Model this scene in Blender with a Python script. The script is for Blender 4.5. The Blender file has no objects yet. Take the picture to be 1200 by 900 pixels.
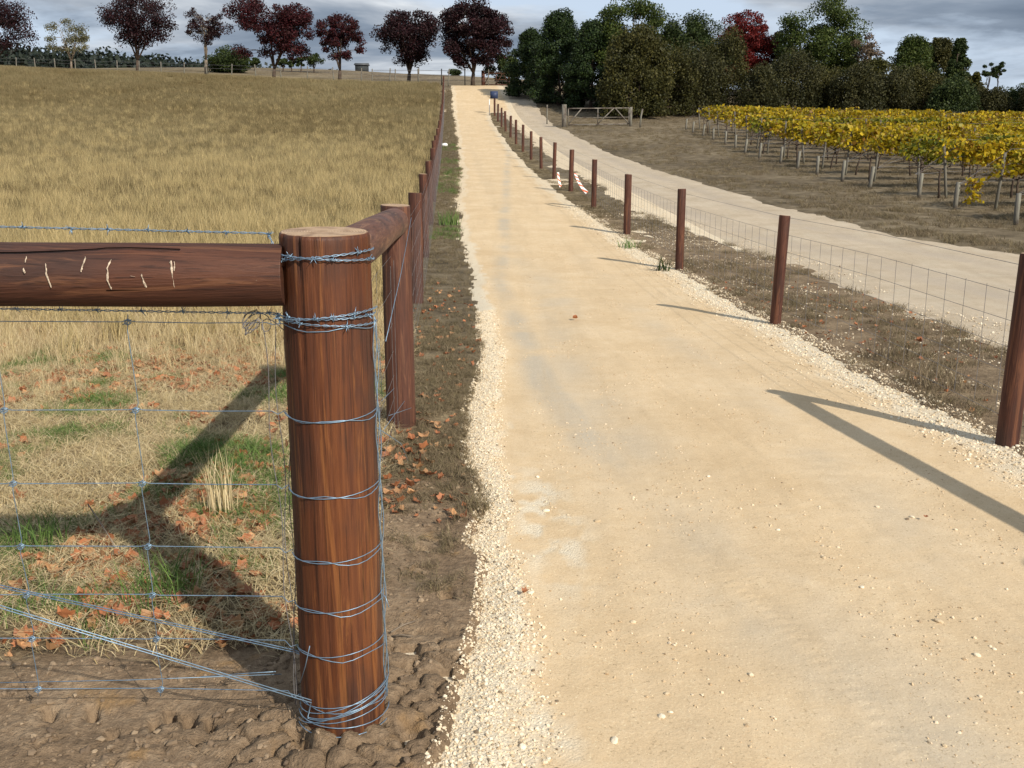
import bpy, math, random
import numpy as np
from mathutils import Vector, Matrix, Euler

random.seed(7)
RNG = np.random.default_rng(7)
SC = bpy.context.scene
COL = SC.collection

# ------------------------------------------------------------------ camera
CAM_H = 1.6
cam_d = bpy.data.cameras.new('camera')
cam = bpy.data.objects.new('camera', cam_d)
COL.objects.link(cam)
cam.location = (0, 0, CAM_H)
cam.rotation_euler = (math.radians(90 - 13.2), 0, 0)
cam_d.sensor_width = 36
cam_d.lens = 34.5
cam_d.clip_start = 0.05
cam_d.clip_end = 6000
SC.camera = cam

# ------------------------------------------------------------------ light
SUN_DIR = Vector((-.95, 1.26, -1.04)).normalized()
sd = bpy.data.lights.new('sun', 'SUN')
sd.energy = 5.0
sd.angle = math.radians(.55)
sd.color = (1, .93, .82)
sun = bpy.data.objects.new('sun', sd)
COL.objects.link(sun)
sun.rotation_euler = SUN_DIR.to_track_quat('-Z', 'Y').to_euler()
sun.location = (10, -12, 12)

CLOUD_Z = 3.7
W = bpy.data.worlds.new('World')
SC.world = W
W.use_nodes = True
nt = W.node_tree
nt.nodes.clear()
def N(t, typ, **kw):
    n = t.nodes.new(typ)
    for k, v in kw.items():
        setattr(n, k, v)
    return n
def LK(t, a, b): t.links.new(a, b)
def MATH(t, op, a, b=None, clamp=False):
    n = N(t, 'ShaderNodeMath', operation=op, use_clamp=clamp)
    for i, v in enumerate((a, b)):
        if v is None: continue
        if hasattr(v, 'links'): LK(t, v, n.inputs[i])
        else: n.inputs[i].default_value = v
    return n.outputs[0]
def MIX(t, fac, a, b, mode='MIX'):
    n = N(t, 'ShaderNodeMix', data_type='RGBA', blend_type=mode)
    for s, v in ((n.inputs[0], fac), (n.inputs[6], a), (n.inputs[7], b)):
        if hasattr(v, 'links'): LK(t, v, s)
        elif isinstance(v, (int, float)): s.default_value = v
        else: s.default_value = tuple(v) + (1,) if len(v) == 3 else v
    return n.outputs[2]
def RAMP(t, fac, stops, interp='LINEAR'):
    n = N(t, 'ShaderNodeValToRGB')
    n.color_ramp.interpolation = interp
    cr = n.color_ramp
    while len(cr.elements) < len(stops): cr.elements.new(.5)
    for e, (p, c) in zip(cr.elements, stops):
        e.position = p
        e.color = (c, c, c, 1) if isinstance(c, (int, float)) else tuple(c) + (1,)
    LK(t, fac, n.inputs[0])
    return n.outputs[0]
def NOISE(t, vec, scale, detail=4, rough=.55, dist=0.0, map_scale=None):
    if map_scale is not None:
        m = N(t, 'ShaderNodeMapping')
        m.inputs['Scale'].default_value = map_scale
        LK(t, vec, m.inputs[0]); vec = m.outputs[0]
    n = N(t, 'ShaderNodeTexNoise')
    n.inputs['Scale'].default_value = scale
    n.inputs['Detail'].default_value = detail
    n.inputs['Roughness'].default_value = rough
    n.inputs['Distortion'].default_value = dist
    LK(t, vec, n.inputs['Vector'])
    return n.outputs[0]

sky = N(nt, 'ShaderNodeTexSky', sky_type='NISHITA')
sky.sun_disc = False
sky.sun_elevation = math.radians(33.4)
sky.sun_rotation = math.atan2(.95, -1.26)
sky.air_density = 1.0
sky.dust_density = 1.5
tc = N(nt, 'ShaderNodeTexCoord')
sep = N(nt, 'ShaderNodeSeparateXYZ'); LK(nt, tc.outputs['Generated'], sep.inputs[0])
zz = MATH(nt, 'ADD', MATH(nt, 'MAXIMUM', sep.outputs[2], 0.0), .13)
cx = MATH(nt, 'DIVIDE', sep.outputs[0], zz); cy = MATH(nt, 'DIVIDE', sep.outputs[1], zz)
cmb = N(nt, 'ShaderNodeCombineXYZ'); LK(nt, cx, cmb.inputs[0]); LK(nt, cy, cmb.inputs[1]); cmb.inputs[2].default_value = CLOUD_Z
cover = NOISE(nt, cmb.outputs[0], .75, 7, .55, .2)
shade = NOISE(nt, cmb.outputs[0], 1.05, 7, .55, .3, (.8, 1.2, 1))
cl = RAMP(nt, shade, [(.34, (1.7, 2.25, 3.1)), (.46, (3.1, 3.8, 4.8)), (.55, (5.4, 6.0, 6.8)), (.64, (9.0, 9.5, 10.0))])
mask = RAMP(nt, cover, [(.40, 0.0), (.50, 1.0)])
mask = MATH(nt, 'MULTIPLY', mask, RAMP(nt, MATH(nt, 'ADD', sep.outputs[2], MATH(nt, 'MULTIPLY', MATH(nt, 'SUBTRACT', shade, .5), .22)), [(.015, .25), (.085, 1.0)]))
gap = MIX(nt, .8, sky.outputs[0], (7.8, 9.2, 11.2))
skyc = MIX(nt, mask, gap, cl)
bg = N(nt, 'ShaderNodeBackground'); bg.inputs[1].default_value = .08
LK(nt, skyc, bg.inputs[0])
wo = N(nt, 'ShaderNodeOutputWorld'); LK(nt, bg.outputs[0], wo.inputs[0])

SC.view_settings.view_transform = 'Standard'
SC.view_settings.look = 'None'
SC.view_settings.exposure = 0.1
SC.view_settings.gamma = 1

# ------------------------------------------------------------------ numeric noise
def _h(ix, iy, s):
    n = (ix.astype(np.int64) * 374761393 + iy.astype(np.int64) * 668265263 + s * 1442695041) & 0xffffffff
    n = ((n ^ (n >> 13)) * 1274126177) & 0xffffffff
    return ((n ^ (n >> 16)) & 0xffff) / 65535.0
def vnoise(x, y, s=0):
    x = np.asarray(x, float); y = np.asarray(y, float)
    x0 = np.floor(x); y0 = np.floor(y); fx = x - x0; fy = y - y0
    fx = fx * fx * (3 - 2 * fx); fy = fy * fy * (3 - 2 * fy)
    a = _h(x0, y0, s); b = _h(x0 + 1, y0, s); c = _h(x0, y0 + 1, s); d = _h(x0 + 1, y0 + 1, s)
    return (a + (b - a) * fx) * (1 - fy) + (c + (d - c) * fx) * fy
def fbm(x, y, s=0, o=4):
    t = 0; a = .5
    for i in range(o):
        t = t + a * vnoise(x * 2 ** i + 17 * i, y * 2 ** i, s + i); a *= .5
    return t / (1 - .5 ** o)
def cells(x, y, s=0):
    """distance to second minus first feature point: zero on cell borders"""
    x0 = np.floor(x); y0 = np.floor(y)
    d1 = np.full(x.shape, 9.); d2 = np.full(x.shape, 9.)
    for i in (-1, 0, 1):
        for j in (-1, 0, 1):
            px = x0 + i + _h(x0 + i, y0 + j, s); py = y0 + j + _h(x0 + i, y0 + j, s + 5)
            d = np.hypot(px - x, py - y)
            n1 = np.minimum(d1, d); d2 = np.minimum(np.maximum(d1, d), d2); d1 = n1
    return d2 - d1
def sstep(a, b, x):
    t = np.clip((np.asarray(x, float) - a) / (b - a), 0, 1)
    return t * t * (3 - 2 * t)

# ------------------------------------------------------------------ terrain
_pd = [-50, 0, 9, 12, 14, 17.3, 21.3, 25.3, 29.3, 33.3, 37.3, 41.3, 45.3, 49.3, 53.3, 57.3, 61.3, 65.3, 70, 75, 80, 85, 92, 110, 3000]
_pz = [0, 0, .0, .03, .08, .22, .45, .66, .87, 1.10, 1.36, 1.65, 1.98, 2.34, 2.70, 3.03, 3.42, 3.9, 4.55, 5.4, 6.3, 6.9, 7.1, 7.2, 7.2]
_tx = np.linspace(-50, 200, 2501)
_tz = np.interp(_tx, _pd, _pz)
_k = np.hanning(31); _k /= _k.sum()
_tz = np.convolve(np.pad(_tz, 15, mode='edge'), _k, mode='valid')
SH = .064                       # the track runs 3.7 degrees left of the camera: u = x + SH * D
def base_z(x, D):
    x = np.asarray(x, float); D = np.asarray(D, float)
    u = x + SH * D
    z = np.interp(D, _tx, _tz)
    z = z + 5.0 * np.exp(-((x + 22) / 40) ** 2 / 2 - ((D - 150) / 25) ** 2 / 2)
    z = z + .042 * np.clip(-u - 6, 0, 90) * sstep(15, 105, D)
    z = z - .022 * np.clip(u - 13, 0, 60) * sstep(14, 40, D)
    z = z + 11 * np.exp(-((x - 150) / 60) ** 2 / 2 - ((D - 240) / 50) ** 2 / 2)
    z = z + 15 * np.exp(-((x + 190) / 110) ** 2 / 2 - ((D - 330) / 90) ** 2 / 2)
    return z
_eD = [0, 2.32, 2.76, 3.03, 3.36, 3.67, 3.84, 4.25, 4.6, 5.34, 6.1, 7.1, 8.5, 14.5, 20.5, 33, 56, 80, 100]
_eU = [-.2, -.05, .03, .093, .127, .132, .05, .147, .126, .09, .127, .2, .28, .24, .2, .42, .48, .36, .3]
def edge_l(D): return np.interp(D, _eD, _eU) + .035 * (fbm(D * 2.3, D * 0 + 3, 11) - .5) + np.clip(D / 60, 0, .25) * (fbm(D * .9, D * 0, 12, 3) - .5)
def edge_r(D): return np.interp(D, [0, 13, 18.5, 25, 60, 67, 69], [3.07, 3.06, 2.86, 2.72, 2.70, 2.8, 4.4]) + .12 * (fbm(D * 1.1, D * 0, 21) - .5)
def road_l(D): return np.interp(D, [0, 7, 13.8, 20, 40, 67, 69], [4.9, 4.7, 4.9, 4.05, 3.9, 3.8, 3.0]) + .5 * (fbm(D * .5, D * 0, 31) - .5)
def road_r(D): return np.interp(D, [0, 5, 10, 14.5, 17, 22, 29.5, 43.5, 57, 90], [13, 11, 9.6, 8.65, 7.7, 7.2, 7.0, 6.5, 6.2, 6.3]) + .35 * (fbm(D * .45, D * 0, 41) - .5)
def fence_l(D): return -.38 + .002 * D
def fence_r(D): return 3.13 - .001 * D

# small holes where the soil was broken up
PITS = [(-.99, 2.55, .012, .03), (-.93, 2.53, .016, .035), (-1.02, 2.5, .009, .03), (-1.22, 2.56, .012, .03), (-1.34, 2.55, .013, .026), (-1.12, 2.45, .012, .02), (-.86, 2.5, .008, .03),
        (-.56, 2.36, .014, .035), (-.60, 2.43, .012, .02), (-.28, 2.42, .02, .03), (-.33, 2.9, .02, .03), (-.24, 3.3, .02, .03), (-.36, 3.75, .02, .025), (-.2, 2.75, .015, .03)]
def ground_parts(x, D):
    u = x + SH * D
    jl = .05 * (fbm(x * 22, D * 22, 51, 3) - .5) * np.clip(D / 3, 1, 8)
    jr = .16 * (fbm(x * 9, D * 9, 52, 4) - .5)
    inl = sstep(-.02, .025, u - edge_l(D) + jl)                 # 1 inside the track
    inr = 1 - sstep(-.06, .06, u - edge_r(D) + jr)
    tr = inl * inr * (1 - sstep(83, 86, D))
    rw = np.clip(D / 40, .15, .5)
    rd = sstep(-rw * .3, rw * .3, u - road_l(D) + jr * 2) * (1 - sstep(-rw * .3, rw * .3, u - road_r(D) + jr * 2)) * (1 - sstep(88, 91, D))
    return u, tr, rd
def ground_z(x, D):
    x = np.asarray(x, float); D = np.asarray(D, float)
    u, tr, rd = ground_parts(x, D)
    near = 1 - sstep(9, 25, D)
    left = 1 - sstep(.2, .6, u)
    soil = left * (1 - sstep(2.75, 3.1, D - .25 * fbm(x * 2, D * 2, 5) + .9 * sstep(-.6, -.35, -u - .0) * 0)) 
    verge = left * sstep(-.62, -.35, u)
    bumpy = np.clip(soil + verge * (1 - sstep(4.2, 5.2, D)), 0, 1)
    h = .012 + .03 * (fbm(x * 3, D * 3, 61) - .45) * near
    c = cells(x * 9 + 1.2 * fbm(x * 7, D * 7, 3), D * 13 + 1.2 * fbm(x * 7, D * 7, 4), 8)
    crackzone = sstep(.42, .6, fbm(x * 1.7, D * 2.5, 71, 3)) * soil
    h = h + bumpy * (.032 * (fbm(x * 6, D * 6, 62, 5) - .5) + .013 * (fbm(x * 34, D * 34, 63, 3) - .5))
    h = h + crackzone * (.028 * sstep(0, .16, c) - .020 + .012 * sstep(.1, .9, c))
    for px_, py_, w_, d_ in PITS:
        h = h - .06 * np.exp(-(((x - px_) + .35 * (D - py_)) / (w_ * 1.35)) ** 4 - ((D - py_) / (d_ * 1.1)) ** 4)
    h = h + .018 * verge * (1 - sstep(6, 9, D)) + .02 * np.exp(-((x + .475) ** 2 + (D - 2.5) ** 2) / .05)
    hump = .05 * (fbm(x * .35, D * .35, 64) - .5) * sstep(8, 20, D)
    h = h + hump * (1 - np.clip(tr + rd, 0, 1))
    h = h * (1 - tr) + -.03 * tr
    h = h * (1 - rd) + -.03 * rd
    return base_z(x, D) + h
def gz(x, D): return float(ground_z(np.array([x]), np.array([D]))[0])
P = math.radians(13.2)
def at(px, py, D):
    """real position of something seen at pixel (px, py) of the 1200 x 900 photograph, D metres ahead"""
    a = math.atan((py - 450) / 1150) + P
    z = CAM_H - D * math.tan(a)
    dep = D * math.cos(P) + (CAM_H - z) * math.sin(P)
    return ((px - 600) / 1150 * dep, D, z)

# ------------------------------------------------------------------ mesh helpers
def big_mesh(name, V, F, smooth=True):
    V = np.asarray(V, np.float32); F = np.asarray(F, np.int32)
    me = bpy.data.meshes.new(name)
    k = F.shape[1]
    me.vertices.add(len(V)); me.vertices.foreach_set('co', V.ravel())
    me.loops.add(F.size); me.loops.foreach_set('vertex_index', F.ravel())
    me.polygons.add(len(F)); me.polygons.foreach_set('loop_start', np.arange(0, F.size, k, dtype=np.int32))
    if smooth: me.polygons.foreach_set('use_smooth', np.ones(len(F), bool))
    me.update(calc_edges=True)
    return me
class Geo:
    def __init__(s): s.v = []; s.f = []
    def raw(s, V, F):
        o = len(s.v); s.v.extend([tuple(p) for p in V]); s.f.extend([tuple(i + o for i in f) for f in F])
    def tube(s, pts, r, n=6, cap=True):
        pts = [Vector(p) for p in pts]; V = []; F = []
        m = len(pts)
        rs = r if hasattr(r, '__len__') else [r] * m
        up = Vector((0, 0, 1)); prev = None
        for i, p in enumerate(pts):
            d = (pts[min(i + 1, m - 1)] - pts[max(i - 1, 0)])
            if d.length < 1e-9: d = Vector((0, 0, 1))
            d.normalize()
            if prev is None:
                a = d.cross(up)
                if a.length < .1: a = d.cross(Vector((1, 0, 0)))
            else:
                a = prev - d * prev.dot(d)
            a.normalize(); prev = a; b = d.cross(a)
            for k in range(n):
                t = 2 * math.pi * k / n
                V.append(p + (a * math.cos(t) + b * math.sin(t)) * rs[i])
        for i in range(m - 1):
            for k in range(n):
                q = (k + 1) % n
                F.append((i * n + k, i * n + q, (i + 1) * n + q, (i + 1) * n + k))
        if cap:
            F.append(tuple(reversed(range(n)))); F.append(tuple((m - 1) * n + k for k in range(n)))
        s.raw(V, F)
    def box(s, c, d, rot=0):
        x, y, z = d[0] / 2, d[1] / 2, d[2] / 2
        V = []
        for i in ((-1, -1, -1), (1, -1, -1), (1, 1, -1), (-1, 1, -1), (-1, -1, 1), (1, -1, 1), (1, 1, 1), (-1, 1, 1)):
            p = Vector((i[0] * x, i[1] * y, i[2] * z)); p.rotate(Euler((0, 0, rot))); V.append(p + Vector(c))
        s.raw(V, [(0, 3, 2, 1), (4, 5, 6, 7), (0, 1, 5, 4), (1, 2, 6, 5), (2, 3, 7, 6), (3, 0, 4, 7)])
    def mesh(s, name, smooth=True):
        me = bpy.data.meshes.new(name); me.from_pydata(s.v, [], s.f)
        if smooth: me.polygons.foreach_set('use_smooth', [len(p.vertices) <= 4 for p in me.polygons])
        me.update(); return me
def setp(o, label=None, cat=None, group=None, kind=None):
    if label: o['label'] = label
    if cat: o['category'] = cat
    if group: o['group'] = group
    if kind: o['kind'] = kind
    return o
def obj(name, me, mat=None, parent=None, loc=(0, 0, 0), rot=None):
    if isinstance(me, Geo): me = me.mesh(name)
    o = bpy.data.objects.new(name, me)
    COL.objects.link(o); o.location = loc
    if rot: o.rotation_euler = rot
    if mat is not None and not me.materials: me.materials.append(mat)
    if parent is not None:
        o.parent = parent; o.matrix_parent_inverse = Matrix.Translation(-parent.location)
    return o
def thing(name, label, cat, loc, group=None):
    o = bpy.data.objects.new(name, None); o.empty_display_size = .2
    COL.objects.link(o); o.location = loc
    return setp(o, label, cat, group)

# ------------------------------------------------------------------ materials
def mat(name, rough=.8, spec=.3, metal=0.0):
    m = bpy.data.materials.new(name); m.use_nodes = True
    t = m.node_tree; b = t.nodes['Principled BSDF']
    b.inputs['Roughness'].default_value = rough
    b.inputs['Specular IOR Level'].default_value = spec
    b.inputs['Metallic'].default_value = metal
    c = N(t, 'ShaderNodeTexCoord'); g = N(t, 'ShaderNodeNewGeometry')
    return m, t, b, c.outputs['Object'], g
def bump(t, b, h, dist, strength=1.0, prev=None):
    n = N(t, 'ShaderNodeBump'); n.inputs['Distance'].default_value = dist; n.inputs['Strength'].default_value = strength
    LK(t, h, n.inputs['Height'])
    if prev is not None: LK(t, prev, n.inputs['Normal'])
    LK(t, n.outputs[0], b.inputs['Normal'])
    return n.outputs[0]

def wood(name, axis, dark=(.045, .014, .008), mid=(.15, .045, .018), light=(.33, .125, .045), rough=.55, top=True):
    m, t, b, co, g = mat(name, rough, .35)
    sc = {'z': (1, 1, .045), 'x': (.045, 1, 1), 'y': (1, .045, 1)}[axis]
    g1 = NOISE(t, co, 75, 7, .68, .5, sc)
    g2 = NOISE(t, co, 9, 4, .6, .6, tuple(v if v == 1 else .12 for v in sc))
    blot = NOISE(t, co, 5, 4, .55, 0, tuple(v if v == 1 else .5 for v in sc))
    f = MATH(t, 'ADD', MATH(t, 'MULTIPLY', g1, .55), MATH(t, 'MULTIPLY', g2, .45))
    c = RAMP(t, f, [(.30, dark), (.48, mid), (.70, light)])
    c = MIX(t, RAMP(t, blot, [(.48, 0.0), (.64, .75)]), c, (.045, .022, .016))
    och = NOISE(t, co, 26, 5, .7, .8, tuple(v if v == 1 else .05 for v in sc))
    c = MIX(t, RAMP(t, och, [(.54, 0.0), (.62, .5)]), c, tuple(min(1, v * 1.5) for v in (light[0], light[1] * 1.12, light[2])))
    fine = NOISE(t, co, 160, 3, .6, .2, tuple(v if v == 1 else .02 for v in sc))
    c = MIX(t, RAMP(t, fine, [(.56, 0.0), (.66, .55)]), c, tuple(.35 * v for v in dark))
    if top:
        s = N(t, 'ShaderNodeSeparateXYZ'); LK(t, g.outputs['Normal'], s.inputs[0])
        tf = RAMP(t, s.outputs[2], [(.75, 0.0), (.92, 1.0)])
        d = N(t, 'ShaderNodeSeparateXYZ'); LK(t, co, d.inputs[0])
        r = MATH(t, 'SQRT', MATH(t, 'ADD', MATH(t, 'POWER', d.outputs[0], 2), MATH(t, 'POWER', d.outputs[1], 2)))
        r = MATH(t, 'ADD', r, MATH(t, 'MULTIPLY', NOISE(t, co, 14, 3), .02))
        rings = MATH(t, 'SINE', MATH(t, 'MULTIPLY', r, 900))
        tcx = RAMP(t, rings, [(0, (.40, .26, .15)), (1, (.58, .42, .27))])
        tcx = MIX(t, RAMP(t, NOISE(t, co, 25, 4), [(.45, 0.0), (.7, .8)]), tcx, (.20, .11, .06))
        c = MIX(t, tf, c, tcx)
    LK(t, c, b.inputs['Base Color'])
    LK(t, RAMP(t, g2, [(.3, rough + .15), (.7, rough - .12)]), b.inputs['Roughness'])
    bump(t, b, MATH(t, 'ADD', f, MATH(t, 'MULTIPLY', fine, .5)), .004, 1.0)
    return m
M = {}
M['wood_post'] = wood('treated_pine_upright', 'z', (.024, .008, .004), (.092, .028, .010), (.18, .062, .020), .55)
M['wood_rail_x'] = wood('treated_pine_rail', 'x', (.022, .009, .006), (.066, .024, .013), (.12, .046, .024), .62, top=False)
M['wood_rail_y'] = wood('treated_pine_brace', 'y', (.04, .018, .012), (.12, .05, .03), (.21, .10, .06), .6, top=False)
M['wood_far'] = wood('treated_pine_slim', 'z', (.026, .010, .008), (.070, .024, .014), (.14, .050, .026), .7)
M['wood_grey'] = wood('weathered_grey_timber', 'z', (.09, .08, .065), (.16, .145, .12), (.25, .23, .19), .85, top=False)
M['wood_greyx'] = wood('weathered_grey_rail', 'x', (.10, .088, .075), (.17, .15, .125), (.25, .22, .19), .9, top=False)

def flat(name, col, rough=.7, spec=.3, metal=0., var=.25, scale=6):
    m, t, b, co, g = mat(name, rough, spec, metal)
    n = NOISE(t, co, scale, 5)
    LK(t, RAMP(t, n, [(.3, tuple(v * (1 - var) for v in col)), (.7, tuple(min(1, v * (1 + var)) for v in col))]), b.inputs['Base Color'])
    return m
M['wire'] = flat('galvanised_wire', (.22, .32, .42), .45, .5, .6, .25, 40)
M['wire_old'] = flat('dull_wire', (.20, .19, .19), .55, .4, .4, .3, 20)
M['bark'] = flat('tree_bark', (.075, .055, .042), .9, .1, 0, .4, 5)
M['bark_light'] = flat('pale_bark', (.20, .16, .12), .9, .1, 0, .4, 5)
M['scar'] = flat('pale_wood_scar', (.46, .37, .28), .9, .1, 0, .6, 220)
M['white_rock'] = flat('white_rock', (.75, .73, .70), .9)
M['sign_blue'] = flat('dark_blue_sign', (.03, .045, .10), .5)
M['shed_wall'] = flat('shed_wall', (.035, .04, .042), .8)
M['shed_roof'] = flat('shed_roof', (.08, .085, .09), .5)

def leafy(name, cols, trans=.25, rough=.6, patch=None):
    """leaf faces: every leaf its own tone, plus slow patches"""
    m, t, b, co, g = mat(name, rough, .25)
    r = g.outputs['Random Per Island']
    n = len(cols)
    c = RAMP(t, r, [(i / (n - 1) if n > 1 else 0, k) for i, k in enumerate(cols)])
    pn = NOISE(t, co, .55, 3)
    c = MIX(t, RAMP(t, pn, [(.35, 0.0), (.65, 1.0)]), c, MIX(t, 1.0, c, patch if patch else (.55, .6, .5), 'MULTIPLY'))
    LK(t, c, b.inputs['Base Color'])
    tr = N(t, 'ShaderNodeBsdfTranslucent'); LK(t, c, tr.inputs[0])
    mx = N(t, 'ShaderNodeMixShader'); mx.inputs[0].default_value = trans
    LK(t, b.outputs[0], mx.inputs[1]); LK(t, tr.outputs[0], mx.inputs[2])
    LK(t, mx.outputs[0], t.nodes['Material Output'].inputs[0])
    return m
M['plum'] = leafy('plum_leaves', [(.012, .005, .007), (.024, .007, .010), (.045, .010, .014), (.016, .008, .008)], .12)
M['plum_red'] = leafy('red_plum_leaves', [(.035, .007, .010), (.075, .011, .014), (.016, .006, .008)], .15)
M['red'] = leafy('red_leaves', [(.13, .012, .012), (.20, .018, .014), (.07, .01, .011)], .2)
M['pine'] = leafy('pine_needles', [(.012, .024, .009), (.024, .044, .012), (.050, .078, .018)], .15)
M['green'] = leafy('green_leaves', [(.034, .054, .012), (.066, .094, .018), (.12, .14, .028)], .25)
M['dgreen'] = leafy('dark_green_leaves', [(.020, .034, .010), (.038, .058, .015), (.072, .092, .021)], .2)
M['olive'] = leafy('olive_leaves', [(.035, .036, .010), (.066, .062, .016), (.11, .095, .024)], .2)
M['drabolive'] = leafy('drab_shrub_leaves', [(.030, .032, .012), (.052, .050, .016), (.085, .076, .024)], .2)
M['bronze'] = leafy('bronze_leaves', [(.14, .09, .06), (.22, .15, .10), (.08, .06, .04)], .2)
M['yellowgreen'] = leafy('yellow_green_leaves', [(.06, .06, .014), (.11, .10, .018), (.04, .05, .016)], .25)
M['pale'] = leafy('pale_autumn_leaves', [(.18, .16, .09), (.12, .12, .06), (.24, .20, .10)], .2)
M['woodland'] = leafy('woodland_leaves', [(.010, .016, .012), (.018, .026, .018), (.026, .034, .022)], .05)
M['vine'] = leafy('yellow_vine_leaves', [(.52, .35, .014), (.62, .43, .018), (.42, .31, .018), (.34, .29, .022), (.24, .11, .018), (.56, .39, .012), (.20, .20, .02)], .35, .5, (.75, .78, .7))
M['vine_green'] = leafy('greenish_vine_leaves', [(.16, .20, .02), (.30, .27, .02), (.40, .30, .015), (.10, .14, .02), (.33, .27, .02)], .3, .5)
M['leaf'] = leafy('dead_leaf_brown', [(.42, .17, .07), (.42, .17, .07)], .1, .6, (.7, .65, .6))

def grassmat(name, cols, patch=0.0):
    m, t, b, co, g = mat(name, .75, .2)
    oi = N(t, 'ShaderNodeObjectInfo')
    r = MATH(t, 'FRACT', MATH(t, 'ADD', oi.outputs['Random'], MATH(t, 'MULTIPLY', g.outputs['Random Per Island'], .6)))
    n = len(cols)
    c = RAMP(t, r, [(i / (n - 1), k) for i, k in enumerate(cols)])
    pt = NOISE(t, g.outputs['Position'], .10, 7, .65, .6, (1, .8, 1))
    c = MIX(t, MATH(t, 'MULTIPLY', RAMP(t, pt, [(.36, 1.0), (.66, 0.0)]), patch), c, MIX(t, 1.0, c, (.68, .64, .58), 'MULTIPLY'))
    LK(t, c, b.inputs['Base Color'])
    tr = N(t, 'ShaderNodeBsdfTranslucent'); LK(t, c, tr.inputs[0])
    mx = N(t, 'ShaderNodeMixShader'); mx.inputs[0].default_value = .25
    LK(t, b.outputs[0], mx.inputs[1]); LK(t, tr.outputs[0], mx.inputs[2])
    LK(t, mx.outputs[0], t.nodes['Material Output'].inputs[0])
    return m
M['straw'] = grassmat('golden_straw', [(.50, .38, .18), (.60, .47, .235), (.36, .275, .13), (.38, .31, .145), (.54, .43, .23)])
M['strawfar'] = grassmat('khaki_straw', [(.29, .23, .12), (.36, .285, .15), (.22, .175, .09), (.24, .205, .10), (.32, .26, .145)], 1.0)
M['thatch'] = grassmat('dry_thatch', [(.68, .56, .32), (.50, .39, .20), (.76, .64, .40), (.32, .22, .12), (.58, .48, .27)])
M['greengrass'] = grassmat('green_grass', [(.09, .17, .035), (.16, .24, .06), (.06, .125, .03), (.22, .27, .09)])
M['greygrass'] = grassmat('grey_brown_grass', [(.19, .145, .085), (.26, .20, .125), (.12, .09, .055), (.18, .15, .075), (.33, .26, .165)])
M['pebble'] = None
m, t, b, co, g = mat('cream_limestone', .9, .15)
oi = N(t, 'ShaderNodeObjectInfo')
c = RAMP(t, oi.outputs['Random'], [(0, (.46, .35, .22)), (.3, (.66, .54, .37)), (.65, (.78, .69, .53)), (.92, (.58, .47, .33)), (.97, (.20, .15, .10))])
LK(t, c, b.inputs['Base Color']); M['pebble'] = m
m, t, b, co, g = mat('soil_clods', .95, .1)
oi = N(t, 'ShaderNodeObjectInfo')
LK(t, RAMP(t, oi.outputs['Random'], [(0, (.14, .10, .068)), (.7, (.24, .175, .115)), (1, (.32, .24, .16))]), b.inputs['Base Color']); M['clod'] = m

# ground: zone attribute r = bare soil, g = straw field, b = drab grass, a unused; noise makes colour and fine relief
m, t, b, co, g = mat('paddock_ground', .95, .1)
at_ = N(t, 'ShaderNodeAttribute', attribute_name='zone')
sz = N(t, 'ShaderNodeSeparateColor'); LK(t, at_.outputs['Color'], sz.inputs[0])
n1 = NOISE(t, co, 3.2, 8, .62); n2 = NOISE(t, co, 38, 6, .65); n3 = NOISE(t, co, .22, 5, .55)
nn = MATH(t, 'ADD', MATH(t, 'MULTIPLY', n1, .5), MATH(t, 'MULTIPLY', n2, .5))
soilc = RAMP(t, nn, [(.32, (.12, .083, .052)), (.50, (.27, .19, .12)), (.66, (.41, .30, .195))])
soilc = MIX(t, RAMP(t, NOISE(t, co, 5.5, 3), [(.62, 0.0), (.72, .7)]), soilc, (.36, .22, .10))
thc = RAMP(t, nn, [(.38, (.055, .04, .025)), (.5, (.16, .12, .068)), (.62, (.36, .28, .16))])
stc = RAMP(t, MATH(t, 'ADD', MATH(t, 'MULTIPLY', n2, .45), MATH(t, 'MULTIPLY', n3, .55)), [(.40, (.10, .075, .035)), (.5, (.19, .145, .07)), (.60, (.28, .215, .11))])
drc = RAMP(t, MATH(t, 'ADD', MATH(t, 'MULTIPLY', n1, .6), MATH(t, 'MULTIPLY', n3, .4)), [(.38, (.08, .062, .04)), (.5, (.16, .125, .08)), (.62, (.25, .20, .13))])
c = MIX(t, sz.outputs[0], thc, soilc)
c = MIX(t, sz.outputs[1], c, stc)
c = MIX(t, sz.outputs[2], c, drc)
LK(t, c, b.inputs['Base Color'])
n4 = NOISE(t, co, 120, 4, .7)
bump(t, b, MATH(t, 'ADD', nn, MATH(t, 'MULTIPLY', n4, .3)), .035, 1.0)
M['ground'] = m

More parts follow.
